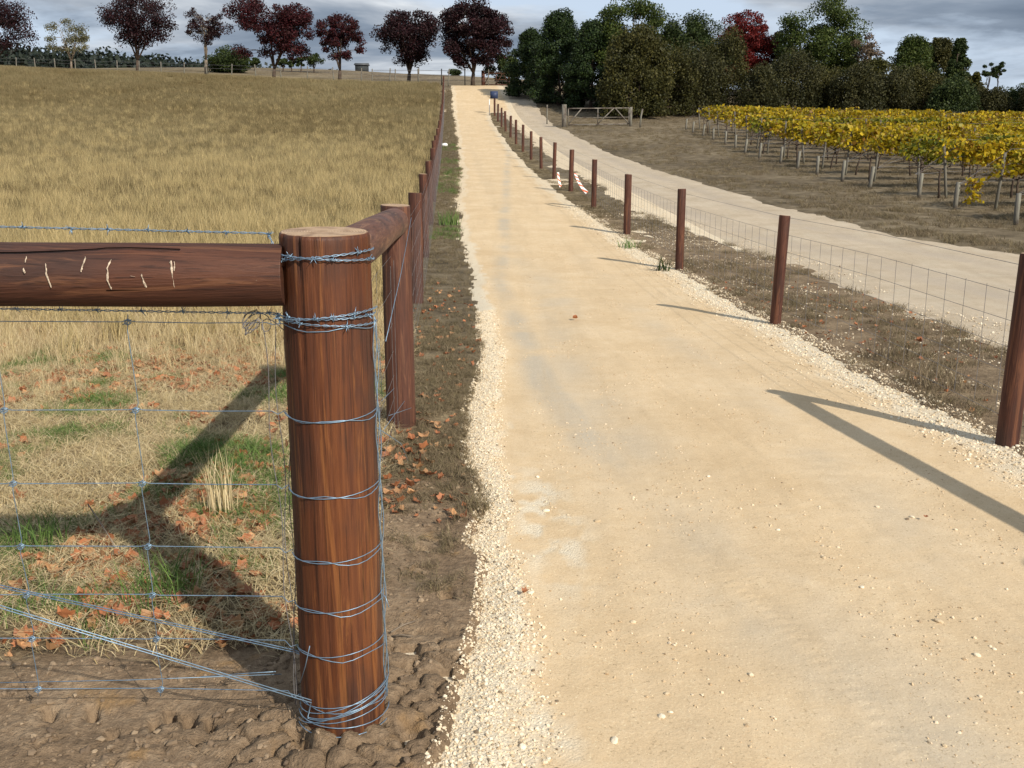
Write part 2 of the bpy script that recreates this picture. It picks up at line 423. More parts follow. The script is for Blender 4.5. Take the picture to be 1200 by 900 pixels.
# track: attribute edge r = loose white gravel, g = grey packed lanes
def track_mat(name, a0, a1, a2, grey, white):
    m, t, b, co, g = mat(name, .95, .12)
    at_ = N(t, 'ShaderNodeAttribute', attribute_name='zone')
    sz = N(t, 'ShaderNodeSeparateColor'); LK(t, at_.outputs['Color'], sz.inputs[0])
    n1 = NOISE(t, co, 1.3, 7, .6, .2); n2 = NOISE(t, co, 70, 5, .7); n3 = NOISE(t, co, 9, 6, .65)
    f = MATH(t, 'ADD', MATH(t, 'MULTIPLY', n1, .5), MATH(t, 'ADD', MATH(t, 'MULTIPLY', n3, .28), MATH(t, 'MULTIPLY', n2, .22)))
    c = RAMP(t, f, [(.36, a0), (.5, a1), (.64, a2)])
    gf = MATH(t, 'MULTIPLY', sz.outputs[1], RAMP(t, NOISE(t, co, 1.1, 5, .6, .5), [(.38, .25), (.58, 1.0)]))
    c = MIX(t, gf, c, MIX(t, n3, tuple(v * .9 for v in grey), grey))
    vo = N(t, 'ShaderNodeTexVoronoi'); vo.inputs['Scale'].default_value = 110; LK(t, co, vo.inputs['Vector'])
    wc = RAMP(t, vo.outputs['Distance'], [(.05, white), (.6, tuple(v * .8 for v in white))])
    wf = MATH(t, 'MULTIPLY', sz.outputs[0], RAMP(t, n3, [(.3, .65), (.5, 1.0)]))
    c = MIX(t, wf, c, wc)
    sp = RAMP(t, NOISE(t, co, 130, 3, .5), [(.60, 0.0), (.70, .45)])
    c = MIX(t, sp, c, tuple(min(.85, v * 1.35) for v in a2))
    st_ = NOISE(t, co, 5.5, 6, .65, .4, (1, .09, 1))
    c = MIX(t, RAMP(t, st_, [(.50, 0.0), (.68, .38)]), c, tuple(v * .80 for v in a1))
    gr = NOISE(t, co, 210, 3, .7)
    c = MIX(t, RAMP(t, gr, [(.50, 0.0), (.66, .45)]), c, tuple(v * .66 for v in a1))
    dk = RAMP(t, NOISE(t, co, 95, 2, .5, 1.0), [(.63, 0.0), (.70, .6)])
    c = MIX(t, dk, c, tuple(v * .5 for v in a0))
    LK(t, c, b.inputs['Base Color'])
    h = MATH(t, 'ADD', MATH(t, 'MULTIPLY', n2, .35), MATH(t, 'ADD', MATH(t, 'MULTIPLY', n3, .65), MATH(t, 'MULTIPLY', MATH(t, 'MULTIPLY', vo.outputs['Distance'], -1.0), MATH(t, 'MULTIPLY', sz.outputs[0], .5))))
    bump(t, b, h, .012, .55)
    return m
M['track'] = track_mat('limestone_track', (.54, .39, .225), (.62, .465, .285), (.69, .54, .355), (.50, .425, .32), (.80, .70, .53))
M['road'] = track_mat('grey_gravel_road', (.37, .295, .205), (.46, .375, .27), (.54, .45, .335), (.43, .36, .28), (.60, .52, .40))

# ------------------------------------------------------------------ ground sheet
def prog(segs):
    out = []
    for a, b_, s in segs:
        x = a
        while x < b_ - 1e-6:
            out.append(x); x += s(x) if callable(s) else s
    out.append(segs[-1][1]); return np.array(out)
gD = prog([(-30, -2, 4), (-2, 1.6, .25), (1.6, 2.95, .0105), (2.95, 4.2, .02), (4.2, 110, lambda d: max(.04, .0125 * d)), (110, 2500, lambda d: .045 * d)])
pos = prog([(3.6, 12, .16), (12, 1800, lambda d: .085 * d)])
neg = -prog([(2.3, 1800, lambda d: .07 * d + .02)])[::-1]
gU = np.concatenate([neg, prog([(-2.28, .5, .0125)]), prog([(.56, 2.6, .14)]), prog([(2.64, 3.56, .045)]), pos])
def grid(name, U, Dl, zf, m, attr, trim=None):
    UU, DD = np.meshgrid(U, Dl)
    X = UU - SH * DD
    Z = zf(X, DD)
    V = np.stack([X, DD, Z], -1).reshape(-1, 3)
    a, b_ = UU.shape
    i = np.arange((a - 1) * b_).reshape(a - 1, b_)[:, :-1].ravel()
    F = np.stack([i, i + 1, i + 1 + b_, i + b_], -1)
    me = big_mesh(name, V, F)
    ca = me.color_attributes.new('zone', 'FLOAT_COLOR', 'POINT')
    ca.data.foreach_set('color', attr(X.ravel(), DD.ravel(), UU.ravel()).astype(np.float32).ravel())
    return obj(name, me, m)
def zone_ground(x, D, u):
    n = fbm(x * 1.5, D * 1.5, 81, 4)
    left = 1 - sstep(.4, .8, u)
    infield = 1 - sstep(-.5, -.3, u)
    soil = left * (1 - sstep(2.72, 3.15, D + .5 * (n - .5)))
    verge = left * sstep(-.55, -.38, u) * (1 - sstep(4.4, 6.5, D + 1.5 * (n - .5)))
    mid = sstep(.8, 1, u) * (1 - sstep(5, 6, u)) * (1 - sstep(14, 26, D + 6 * (n - .5))) * .75
    r = np.clip(soil + verge + mid, 0, 1)
    g_ = infield * sstep(6.5, 10, D)
    drab = np.clip((1 - infield) * sstep(6, 10, D + 2 * (n - .5)) * left + sstep(3, 3.5, u) * (1 - mid), 0, 1)
    drab = np.maximum(drab, sstep(95, 120, D + .35 * x))
    return np.stack([r, g_, drab, np.ones_like(r)], -1)
setp(grid('ground', gU, gD, ground_z, M['ground'], zone_ground), kind='structure')

def track_z(x, D):
    u = x + SH * D
    n = fbm(x * 2.2, D * .8, 91, 4) - .5
    rut = -.010 * np.exp(-((u - .95) / .16) ** 2) - .010 * np.exp(-((u - 2.25) / .16) ** 2)
    # one fresh tyre mark curving across the near right
    tm = np.abs(x - np.interp(D, [1.5, 2.31, 2.74, 3.36, 4.6, 6.5], [1.13, 1.09, 1.05, .90, .55, .1]))
    tm2 = np.abs(x - np.interp(D, [1.5, 3.4, 5, 9, 14], [2.1, 1.75, 1.35, .75, .2]))
    tread = np.exp(-(tm / .05) ** 4) * (.4 + .6 * (np.sin(D * 120 + np.abs(tm) * 70) > 0)) * (1 - sstep(3.2, 5.8, D)) + .7 * np.exp(-(tm2 / .02) ** 2) * (1 - sstep(8, 14, D))
    berm = .018 * np.exp(-((u - edge_l(D) - .12) / .10) ** 2)
    return base_z(x, D) + .012 * n + rut * (1 - sstep(30, 50, D)) - .0032 * tread + berm * (1 - sstep(10, 16, D)) \
        + .004 * (fbm(x * 14, D * 14, 95, 3) - .5)
def zone_track(x, D, u):
    el = edge_l(D)
    wl = np.interp(D, [2.3, 2.8, 3.4, 4.3, 5.7, 7, 12, 30, 80], [.31, .22, .14, .13, .2, .15, .16, .2, .3])
    dl = (u - el) / wl
    n = fbm(x * 11, D * 7, 101, 4); n2 = fbm(x * 3, D * 1.1, 102, 3)
    wht = 1 - sstep(.75, 1.2, dl + 1.1 * (n - .5))
    patch = np.exp(-((u - .42) / .13) ** 2 - ((D - 4.1) / .6) ** 2) * sstep(.42, .62, n) * 1.6
    er = edge_r(D)
    wht = np.maximum(wht * (1 - .5 * sstep(9, 25, D)), sstep(-.32, -.10, u - er + .35 * (n - .5)) * (1 - .4 * sstep(12, 25, D)))
    wht = np.clip(np.maximum(wht, patch), 0, 1)
    lane = np.exp(-((u - 1.05 - .12 * np.sin(D * .7)) / .28) ** 2) + .8 * np.exp(-((u - 2.0) / .22) ** 2) + .9 * np.exp(-((x - 1.0) / .5) ** 2 - ((D - 2.2) / .9) ** 2)
    lane = lane * (1 - .75 * sstep(8, 20, D))
    lane = np.maximum(lane * .6, 1.1 * np.exp(-((x - np.interp(D, [1.5, 2.3, 2.76, 4.25, 6.8, 12], [1.1, 1.0, .85, .63, .24, -.15])) / np.interp(D, [2, 3, 5, 12], [.42, .26, .15, .12])) ** 2))
    return np.stack([wht, np.clip(lane * (n2 * 1.5), 0, 1), 0 * wht, 1 + 0 * wht], -1)
tD = prog([(-2, 1.5, .25), (1.5, 3.6, .013), (3.6, 5, .022), (5, 86, lambda d: max(.04, .0125 * d))])
setp(grid('gravel_track', prog([(-.34, 2.2, .016), (2.2, 4.6, .03)]), tD, track_z, M['track'], zone_track), kind='structure')
def road_z(x, D):
    u = x + SH * D
    c = (u - (road_l(D) + road_r(D)) / 2)
    ruts = -.02 * np.exp(-((c - .75) / .22) ** 2) - .02 * np.exp(-((c + .75) / .22) ** 2)
    return base_z(x, D) - .006 + ruts + .01 * (fbm(x * 2, D * 2, 111) - .5)
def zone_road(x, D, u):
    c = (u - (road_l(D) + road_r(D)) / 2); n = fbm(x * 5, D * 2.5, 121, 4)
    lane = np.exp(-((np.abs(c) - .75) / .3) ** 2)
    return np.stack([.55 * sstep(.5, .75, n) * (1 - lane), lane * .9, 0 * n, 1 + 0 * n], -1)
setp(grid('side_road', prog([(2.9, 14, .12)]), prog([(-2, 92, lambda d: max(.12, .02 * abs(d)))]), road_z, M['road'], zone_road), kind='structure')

# ------------------------------------------------------------------ scattering of what nobody could count
def proto_collection(name, meshes, m):
    c = bpy.data.collections.new(name)
    for me in meshes:
        if not me.materials: me.materials.append(m)
        c.objects.link(bpy.data.objects.new(name + '_piece', me))
    return c
def scatter(name, label, cat, coll, n_kinds, pts, yaw, scale, tilt=None):
    n = len(pts)
    me = bpy.data.meshes.new(name); me.vertices.add(n)
    me.vertices.foreach_set('co', np.asarray(pts, np.float32).ravel())
    a = me.attributes.new('rot', 'FLOAT_VECTOR', 'POINT')
    R = np.zeros((n, 3), np.float32); R[:, 2] = yaw
    if tilt is not None: R[:, 0] = tilt[:, 0]; R[:, 1] = tilt[:, 1]
    a.data.foreach_set('vector', R.ravel())
    a = me.attributes.new('scl', 'FLOAT_VECTOR', 'POINT')
    S = np.asarray(scale, np.float32)
    if S.ndim == 1: S = np.repeat(S[:, None], 3, 1)
    a.data.foreach_set('vector', S.ravel())
    a = me.attributes.new('idx', 'INT', 'POINT'); a.data.foreach_set('value', RNG.integers(0, n_kinds, n).astype(np.int32))
    o = obj(name, me)
    ng = bpy.data.node_groups.new(name + '_scatter', 'GeometryNodeTree')
    ng.interface.new_socket('Geometry', in_out='INPUT', socket_type='NodeSocketGeometry')
    ng.interface.new_socket('Geometry', in_out='OUTPUT', socket_type='NodeSocketGeometry')
    gi = ng.nodes.new('NodeGroupInput'); go = ng.nodes.new('NodeGroupOutput')
    ci = ng.nodes.new('GeometryNodeCollectionInfo'); ci.inputs[0].default_value = coll
    ci.inputs['Separate Children'].default_value = True; ci.inputs['Reset Children'].default_value = True
    ip = ng.nodes.new('GeometryNodeInstanceOnPoints'); ip.inputs['Pick Instance'].default_value = True
    def na(nm, ty):
        q = ng.nodes.new('GeometryNodeInputNamedAttribute'); q.data_type = ty; q.inputs['Name'].default_value = nm
        return q.outputs['Attribute']
    L = ng.links.new
    L(gi.outputs[0], ip.inputs['Points']); L(ci.outputs[0], ip.inputs['Instance'])
    L(na('idx', 'INT'), ip.inputs['Instance Index']); L(na('rot', 'FLOAT_VECTOR'), ip.inputs['Rotation']); L(na('scl', 'FLOAT_VECTOR'), ip.inputs['Scale'])
    L(ip.outputs[0], go.inputs[0])
    md = o.modifiers.new('scatter', 'NODES'); md.node_group = ng
    return setp(o, label, cat, kind='stuff')

def tuft(nb, h, spread, lean, width, seed, flatness=0.0, heads=False):
    r = random.Random(seed); V = []; F = []
    for i in range(nb):
        a = r.uniform(0, 2 * math.pi); d = spread * math.sqrt(r.random())
        bx, by = d * math.cos(a), d * math.sin(a)
        hh = h * r.uniform(.55, 1.1); la = r.uniform(0, 2 * math.pi); ln = lean * r.uniform(.2, 1.2) * hh
        w = width * r.uniform(.6, 1.2); wa = r.uniform(0, math.pi); wx, wy = math.cos(wa) * w / 2, math.sin(wa) * w / 2
        o = len(V); z1 = hh * .55 * (1 - flatness); z2 = hh * (1 - flatness)
        x1, y1 = bx + math.cos(la) * ln * .3, by + math.sin(la) * ln * .3
        x2, y2 = bx + math.cos(la) * ln, by + math.sin(la) * ln
        hw = 1.5 if heads and r.random() < .5 else .75
        V += [(bx - wx, by - wy, -.01), (bx + wx, by + wy, -.01), (x1 + wx * hw, y1 + wy * hw, z1), (x1 - wx * hw, y1 - wy * hw, z1), (x2, y2, z2)]
        F += [(o, o + 1, o + 2), (o, o + 2, o + 3), (o + 3, o + 2, o + 4)]
    me = bpy.data.meshes.new('tuft'); me.from_pydata(V, [], F); me.update(); return me
def rock_mesh(seed, sub=1, flat_=.65, rgh=.25):
    import bmesh
    r = random.Random(seed); bm = bmesh.new(); bmesh.ops.create_icosphere(bm, subdivisions=sub, radius=1)
    sx, sy = r.uniform(.75, 1.3), r.uniform(.7, 1.1)
    for v in bm.verts:
        v.co *= 1 + r.uniform(-rgh, rgh); v.co.x *= sx; v.co.y *= sy; v.co.z *= flat_
    me = bpy.data.meshes.new('rock'); bm.to_mesh(me); bm.free(); return me

straw = proto_collection('straw_tuft', [tuft(46, .52, .13, .35, .006, s, 0, True) for s in range(4)], M['straw'])
strawfar = proto_collection('straw_clump', [tuft(60, .34, .30, .45, .012, s + 10, 0, True) for s in range(3)], M['strawfar'])
thatch = proto_collection('thatch_tuft', [tuft(22, .14, .08, 1.4, .0042, s + 20, .62) for s in range(5)], M['thatch'])
stalk = proto_collection('dry_stalk_tuft', [tuft(16, .24, .05, .5, .0032, s + 30, .1) for s in range(4)], M['thatch'])
greent = proto_collection('green_tuft', [tuft(30, .09, .06, 1.0, .0038, s + 40, .3) for s in range(4)], M['greengrass'])
greyt = proto_collection('grey_grass_tuft', [tuft(34, .16, .12, 1.0, .007, s + 50, .35) for s in range(4)], M['greygrass'])
pebbles = proto_collection('pebble', [rock_mesh(s) for s in range(6)], M['pebble'])
clods = proto_collection('clod', [rock_mesh(s + 60, 1, .6, .3) for s in range(5)], M['clod'])

def rand_pts(n, D0, D1, ul, ur, power=1.0):
    """n random ground points with D0 < D < D1 and u between functions or numbers ul and ur"""
    D = D0 + (D1 - D0) * RNG.random(n) ** power
    a = ul(D) if callable(ul) else ul + 0 * D; b_ = ur(D) if callable(ur) else ur + 0 * D
    u = a + (b_ - a) * RNG.random(n)
    return u - SH * D, D, u
def on_ground(x, D, dz=0.0): return np.stack([x, D, ground_z(x, D) + dz], -1)
viewl = lambda D: -.56 * D - 2.0 + SH * D     # left limit of view with a margin
# tall straw field
def field(name, label, coll, k, n, D0, D1, pw, smin, smax, bare=0.0):
    x, D, u = rand_pts(n, D0, D1, viewl, -.62, pw)
    # the field fence line cuts the far left corner
    keep = (D < 104 - (x + 55) * .40)
    pn = fbm(x * .25, D * .25, 131, 4)
    keep &= (RNG.random(n) < .35 + 1.2 * sstep(.3, .6, pn))
    if n < 40000: keep &= RNG.random(n) < 1 - .93 * sstep(8, 75, D) ** .6
    keep &= (u < -.75) & ((D > 9) | (RNG.random(n) < sstep(D0 - .5, 9, D)))
    x, D, pn = x[keep], D[keep], pn[keep]
    s = RNG.uniform(smin, smax, len(x)) * (.8 + .5 * pn)
    t_ = RNG.normal(0, .10, (len(x), 2))
    scatter(name, label, 'grass', coll, k, on_ground(x, D), RNG.uniform(0, 6.28, len(x)), s, t_)
field('straw_grass', 'tall golden dry grass standing in the near paddock behind the rail', straw, 4, 29500, 7.6, 75, .85, .55, .95)
field('distant_straw_grass', 'golden grass filling the far paddock up to the row of dark trees', strawfar, 3, 50000, 12, 108, .66, .6, 1.1)
# mown thatch in front
n = 12000
x, D, u = rand_pts(n, 2.75, 9.5, viewl, -.36, .8)
k = RNG.random(n) < np.clip(sstep(2.7, 3.2, D + .4 * (fbm(x * 2, D * 2, 5) - .5)), 0, 1)
x, D = x[k], D[k]
scatter('cut_grass', 'flattened dry yellow grass beneath the wires', 'grass', thatch, 5, on_ground(x, D, .004), RNG.uniform(0, 6.28, len(x)), RNG.uniform(.5, 1.2, len(x)))
x, D, u = rand_pts(5200, 3.0, 9.5, viewl, -.5, .7)
k = ((fbm(x * 1.4, D * 1.4, 141, 3) > .56) & (RNG.random(len(D)) < .6)) | (RNG.random(len(D)) < sstep(6.2, 8.5, D))
x, D = x[k], D[k]
scatter('dry_stalks', 'upright dry grass stalks among the flattened grass', 'grass', stalk, 4, on_ground(x, D), RNG.uniform(0, 6.28, len(x)), RNG.uniform(.4, 1.1, len(x)) * (.55 + .7 * sstep(5.5, 8.5, D)))
x, D, u = rand_pts(9000, 2.85, 8.0, viewl, -.42, .75)
gp = fbm(x * 1.9 + 3, D * 1.6, 151, 4)
k = (gp > .505) & (fbm(x * 6, D * 6, 152, 2) > .42); x, D, gp = x[k], D[k], gp[k]
scatter('green_grass', 'fresh green grass growing in patches beneath the wires', 'grass', greent, 4, on_ground(x, D), RNG.uniform(0, 6.28, len(x)), RNG.uniform(.5, 1.1, len(x)) * (.75 + 3 * np.clip(gp - .54, 0, 1)))
# verge between left fence and track, and further on
x, D, u = rand_pts(5200, 4.3, 80, lambda D: fence_l(D) - .25, lambda D: edge_l(D) - .0, 1.5)
k = (RNG.random(len(D)) < sstep(4, 8, D) * .8 + .12) & (u < edge_l(D) - .02)
x, D = x[k], D[k]
scatter('verge_grass', 'grey brown grass along the left verge of the track', 'grass', greyt, 4, on_ground(x, D, -.01), RNG.uniform(0, 6.28, len(x)), RNG.uniform(.35, .8, len(x)) * (.7 + .5 * sstep(10, 30, D)))
x, D, u = rand_pts(420, 15, 45, lambda D: fence_l(D), lambda D: edge_l(D) - .02, 1)
k = fbm(D * .35, D * 0, 161, 3) > .5; x, D = x[k], D[k]
scatter('green_verge_grass', 'greener tufts beside the track along the left fence', 'grass', greent, 4, on_ground(x, D), RNG.uniform(0, 6.28, len(x)), RNG.uniform(.8, 1.7, len(x)))
x, D, u = rand_pts(5200, 2.9, 9, lambda D: fence_l(D) + .02, lambda D: edge_l(D) + .015, 1.0)
k = (fbm(x * 5, D * 3.5, 163, 4) > .50) & (RNG.random(len(D)) < .25 + .75 * sstep(3.6, 5, D))
x, D = x[k], D[k]
scatter('verge_debris', 'dry dead grass and straw bits strewn over the left verge soil', 'dry debris', greyt, 4, on_ground(x, D, -.008), RNG.uniform(0, 6.28, len(x)), RNG.uniform(.16, .42, len(x)), RNG.normal(0, .6, (len(x), 2)))
# strip between right fence and side road
x, D, u = rand_pts(5600, 4.5, 68, lambda D: edge_r(D) + .05, lambda D: road_l(D) + .1, 1.3)
k = fbm(x * 1.1, D * 1.1, 171, 4) > .53; x, D = x[k], D[k]
scatter('strip_grass', 'sparse grey grass between the right fence and the side road', 'grass', greyt, 4, on_ground(x, D, -.01), RNG.uniform(0, 6.28, len(x)), RNG.uniform(.3, .85, len(x)))
# paddock by the vines
x, D, u = rand_pts(15000, 9, 75, lambda D: road_r(D) + .1, lambda D: .56 * D + 3 + SH * D, .8)
k = fbm(x * .7, D * .7, 181, 4) > .42; x, D = x[k], D[k]
scatter('vineyard_grass', 'low brown grass between the side road and the vines', 'grass', greyt, 4, on_ground(x, D, -.02), RNG.uniform(0, 6.28, len(x)), RNG.uniform(.6, 1.3, len(x)))

# loose gravel
m, t, b, co, g = mat('tan_limestone', .95, .1)
oi = N(t, 'ShaderNodeObjectInfo')
LK(t, RAMP(t, oi.outputs['Random'], [(0, (.42, .30, .18)), (.5, (.58, .45, .29)), (.9, (.70, .58, .42)), (1, (.22, .15, .09))]), b.inputs['Base Color']); M['grit'] = m
grits = proto_collection('grit', [rock_mesh(s + 30, 1, .6, .3) for s in range(6)], M['grit'])
def gravel(name, label, n, D0, D1, ul, ur, s0, s1, pw=1.0, keepf=None, zf=track_z, coll=None):
    x, D, u = rand_pts(n, D0, D1, ul, ur, pw)
    if keepf is not None:
        k = keepf(x, D, u); x, D = x[k], D[k]
    s = s0 + (s1 - s0) * RNG.random(len(x)) ** 3.5
    z = np.maximum(zf(x, D), ground_z(x, D)) + s * .15
    scatter(name, label, 'gravel', coll or pebbles, 6, np.stack([x, D, z], -1), RNG.uniform(0, 6.28, len(x)), s, RNG.normal(0, .5, (len(x), 2)))
def wl(D): return np.interp(D, [2.0, 2.8, 3.4, 4.3, 5.7, 7, 12], [.34, .24, .16, .14, .22, .17, .18])
gravel('edge_gravel', 'cream crushed limestone along the left edge of the track', 52000, 1.7, 10, lambda D: edge_l(D) - .03, lambda D: edge_l(D) + wl(D) * 1.35, .0012, .0075, 1.25,
       lambda x, D, u: RNG.random(len(x)) < 1.15 - ((u - edge_l(D)) / wl(D)) ** 2 * .78)
gravel('kerb_gravel', 'pale crushed stone along the right edge of the track', 24000, 4.2, 22, lambda D: edge_r(D) - .42, lambda D: edge_r(D) + .16, .0028, .012, 1.3,
       lambda x, D, u: RNG.random(len(x)) < sstep(-.42, -.12, u - edge_r(D)) + .05)
gravel('track_gravel', 'small loose stones scattered over the packed track', 34000, 1.6, 16, lambda D: edge_l(D) + .1, lambda D: edge_r(D) - .1, .0012, .0075, 1.3,
       lambda x, D, u: fbm(x * 4.5, D * 1.6, 191, 4) + .06 * np.exp(-((u - 1.55) / .15) ** 2) + .05 * np.exp(-((u - .5) / .2) ** 2) > .54, coll=grits)
gravel('strip_gravel', 'grey stones between the right fence and the side road', 9000, 5, 22, lambda D: edge_r(D), lambda D: road_l(D) + .6, .004, .013, 1.2,
       lambda x, D, u: fbm(x * 1.4, D * 1.4, 192, 4) > .45)
x, D, u = rand_pts(15000, 1.8, 4.8, -2.2, .14, 1)
k = ((D < 2.85) | (u > -.42)) & (u < edge_l(D) - .01) & (np.hypot(x + .475, D - 2.5) > .13) & (fbm(x * 5, D * 5, 201, 3) > .44)
x, D = x[k], D[k]
s = .0018 + .013 * RNG.random(len(x)) ** 6
scatter('soil_crumbs', 'crumbs and clods of bare brown soil around the corner post', 'soil', clods, 5, on_ground(x, D, .001), RNG.uniform(0, 6.28, len(x)), s, RNG.normal(0, .4, (len(x), 2)))

# ------------------------------------------------------------------ paddock fence with the big corner post
def post_mesh(h, r, seed, seg=14, sunk=.15, detail=False):
    rr = random.Random(seed)
    ns = 96 if detail else seg
    zs = [-sunk] + ([h * i / 46 for i in range(0, 46)] if detail else [0, h * .33, h * .66]) + [h - .012, h - .003, h]
    V = []; F = []
    ph = [rr.uniform(0, 6.28) for _ in range(6)]
    cracks = [(rr.uniform(0, 6.28), rr.uniform(0, h), rr.uniform(.15, .6), rr.uniform(.03, .07)) for _ in range(22)] if detail else []
    cracks += [(rr.uniform(0, 6.28), h, rr.uniform(.08, .25), .03) for _ in range(10)] if detail else []
    for i, z in enumerate(zs):
        for k in range(ns):
            a = 2 * math.pi * k / ns
            q = r * (1 + .012 * math.sin(2 * a + ph[0]) + .012 * math.sin(3 * a + ph[1] + z * 2) - .02 * z / max(h, .1))
            if detail:
                q += .0012 * (float(vnoise(a * 14, z * 2.5, 3)) - .5) + .0008 * math.sin(a * 23 + ph[2])
                for ca, cz, cl_, w in cracks:
                    da = abs((a - ca - .05 * math.sin(z * 9) + math.pi) % (2 * math.pi) - math.pi)
                    if da < w and abs(z - cz) < cl_ / 2: q -= .0075 * (1 - da / w)
            if i >= len(zs) - 1: q -= .007 if detail else r * .06
            elif i == len(zs) - 2: q -= .002
            zt = z + (.004 * math.sin(a + ph[3]) if i >= len(zs) - 3 else 0)
            V.append((q * math.cos(a), q * math.sin(a), zt))
    for i in range(len(zs) - 1):
        for k in range(ns):
            F.append((i * ns + k, i * ns + (k + 1) % ns, (i + 1) * ns + (k + 1) % ns, (i + 1) * ns + k))
    o = (len(zs) - 1) * ns
    F.append(tuple(o + k for k in range(ns)))
    me = bpy.data.meshes.new('post'); me.from_pydata(V, [], F)
    me.polygons.foreach_set('use_smooth', [len(f) == 4 for f in F]); me.update()
    return me
def log_mesh(a, b_, ra, rb, seed, seg=28):
    """a round rail with slight crookedness, from a to b"""
    a = Vector(a); b_ = Vector(b_); rr = random.Random(seed); n = 26
    g_ = Geo(); pts = []; rs = []
    for i in range(n + 1):
        t = i / n
        p = a.lerp(b_, t) + Vector((0, .004 * math.sin(t * 7 + seed), .004 * math.sin(t * 5 + seed * 2)))
        pts.append(p); rs.append((ra + (rb - ra) * t) * (1 + .012 * math.sin(t * 13 + seed)))
    d = (b_ - a).normalized() * .002
    pts.insert(-1, pts[-1] - d); rs.insert(-1, rs[-1]); pts.insert(1, pts[0] + d); rs.insert(1, rs[0])
    
    g_.tube(pts, rs, seg)
    return g_.mesh('log')

CX, CD = -.475, 2.5
pf = thing('paddock_fence', 'brown round timber fence with thick wire-wrapped corner post on the left of the track', 'fence', (CX, CD, gz(CX, CD)))
cp = obj('corner_post', post_mesh(1.41, .1165, 5, detail=True), M['wood_post'], pf, (CX, CD, 0))
cp['label'] = 'thick reddish brown corner post wrapped in wire'
rail = obj('rail', log_mesh((CX - 1.9, 2.33, 1.312), (CX - .095, 2.465, 1.308), .083, .078, 3), M['wood_rail_x'], pf)
rail['label'] = 'thick dark rail with pale gouges'
rail2 = obj('brace_rail', log_mesh((CX - .005, CD + .105, 1.325), (-.655, 5.53, 1.225), .074, .078, 8), M['wood_rail_y'], pf)
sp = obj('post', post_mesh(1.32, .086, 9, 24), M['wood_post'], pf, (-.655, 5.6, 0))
M['wood_dark'] = wood('treated_pine_dark', 'z', (.03, .013, .01), (.085, .032, .02), (.14, .055, .032), .6)  # dark brown timber tone for the second post
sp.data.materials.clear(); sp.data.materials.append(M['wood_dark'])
fm = [post_mesh(1.2, .062, s + 40, 14) for s in range(3)]
p3 = None
for i in range(18):
    D = 10.5 + 4 * i if i else 10.5
    x = fence_l(D) - SH * D
    me = fm[i % 3]
    if i == 0: me = post_mesh(1.2, .075, 50, 18)
    o = obj('post', me, M['wood_far'], pf, (x, D, gz(x, D)), (random.uniform(-.012, .012), random.uniform(-.02, .02), random.uniform(0, 6)))
    o.scale = (1, 1, random.uniform(.97, 1.03))

# gouges: pale torn wood on the rail face, thin slivers standing 1 mm proud
def rail_pt(px, py):
    x_, D_, z_ = at(px, py, 2.38)
    t = (x_ - (CX - 1.9)) / 1.805
    yc = 2.33 + .135 * t; zc = 1.312; r = .083 - .005 * t
    dz = max(-.97 * r, min(.97 * r, z_ - zc))
    return Vector((x_, yc - math.sqrt(r * r - dz * dz) - .0006, z_))
for pts, w in [([(36, 299), (37, 306)], 2.4), ([(36, 312), (38, 318)], 2.6), ([(60, 307), (62, 318), (67, 335)], 2.3), ([(103, 300), (102, 309), (101, 317)], 3.4),
               ([(133, 303), (130, 313), (131, 327), (134, 338)], 2.4), ([(169, 320), (171, 329), (174, 336)], 3.0), ([(156, 322), (162, 323)], 1.6),
               ([(201, 305), (203, 316), (206, 336)], 2.8), ([(205, 306), (206, 317)], 1.8), ([(300, 328), (301, 337)], 2.2)]:
    g_ = Geo(); P_ = [rail_pt(*p) for p in pts]; V = []
    w *= .0012
    Q_ = []
    for i in range(len(P_) - 1):
        for k in range(5): Q_.append(P_[i].lerp(P_[i + 1], k / 5) + Vector((random.uniform(-.0009, .0009), 0, 0)))
    P_ = Q_ + [P_[-1]]
    for i, p in enumerate(P_):
        q = w * random.uniform(.35, 1.1) * (1.0 if 0 < i < len(P_) - 1 else .3)
        V += [p + Vector((-q, 0, 0)), p + Vector((0, -.0022, 0)), p + Vector((q * .8, 0, 0))]
    F = []
    for i in range(len(P_) - 1):
        a = i * 3; F += [(a, a + 1, a + 4, a + 3), (a + 1, a + 2, a + 5, a + 4)]
    g_.raw(V, F); obj('gouge', g_, M['scar'], rail)
# a long drying crack along the rail
g_ = Geo(); g_.tube([rail_pt(px, py) + Vector((0, .0012, 0)) for px, py in [(0, 295), (30, 295), (60, 294), (90, 293), (112, 292), (122, 291), (150, 291), (180, 292), (208, 293)]], .0016, 5)
M['crack'] = flat('dark_crack', (.008, .005, .004), .95, .05)
obj('crack', g_, M['crack'], rail)
g_ = Geo(); g_.tube([rail_pt(px, py) + Vector((0, .001, 0)) for px, py in [(128, 339), (180, 339), (240, 340), (322, 341)]], .0010, 5)
obj('crack', g_, M['crack'], rail)

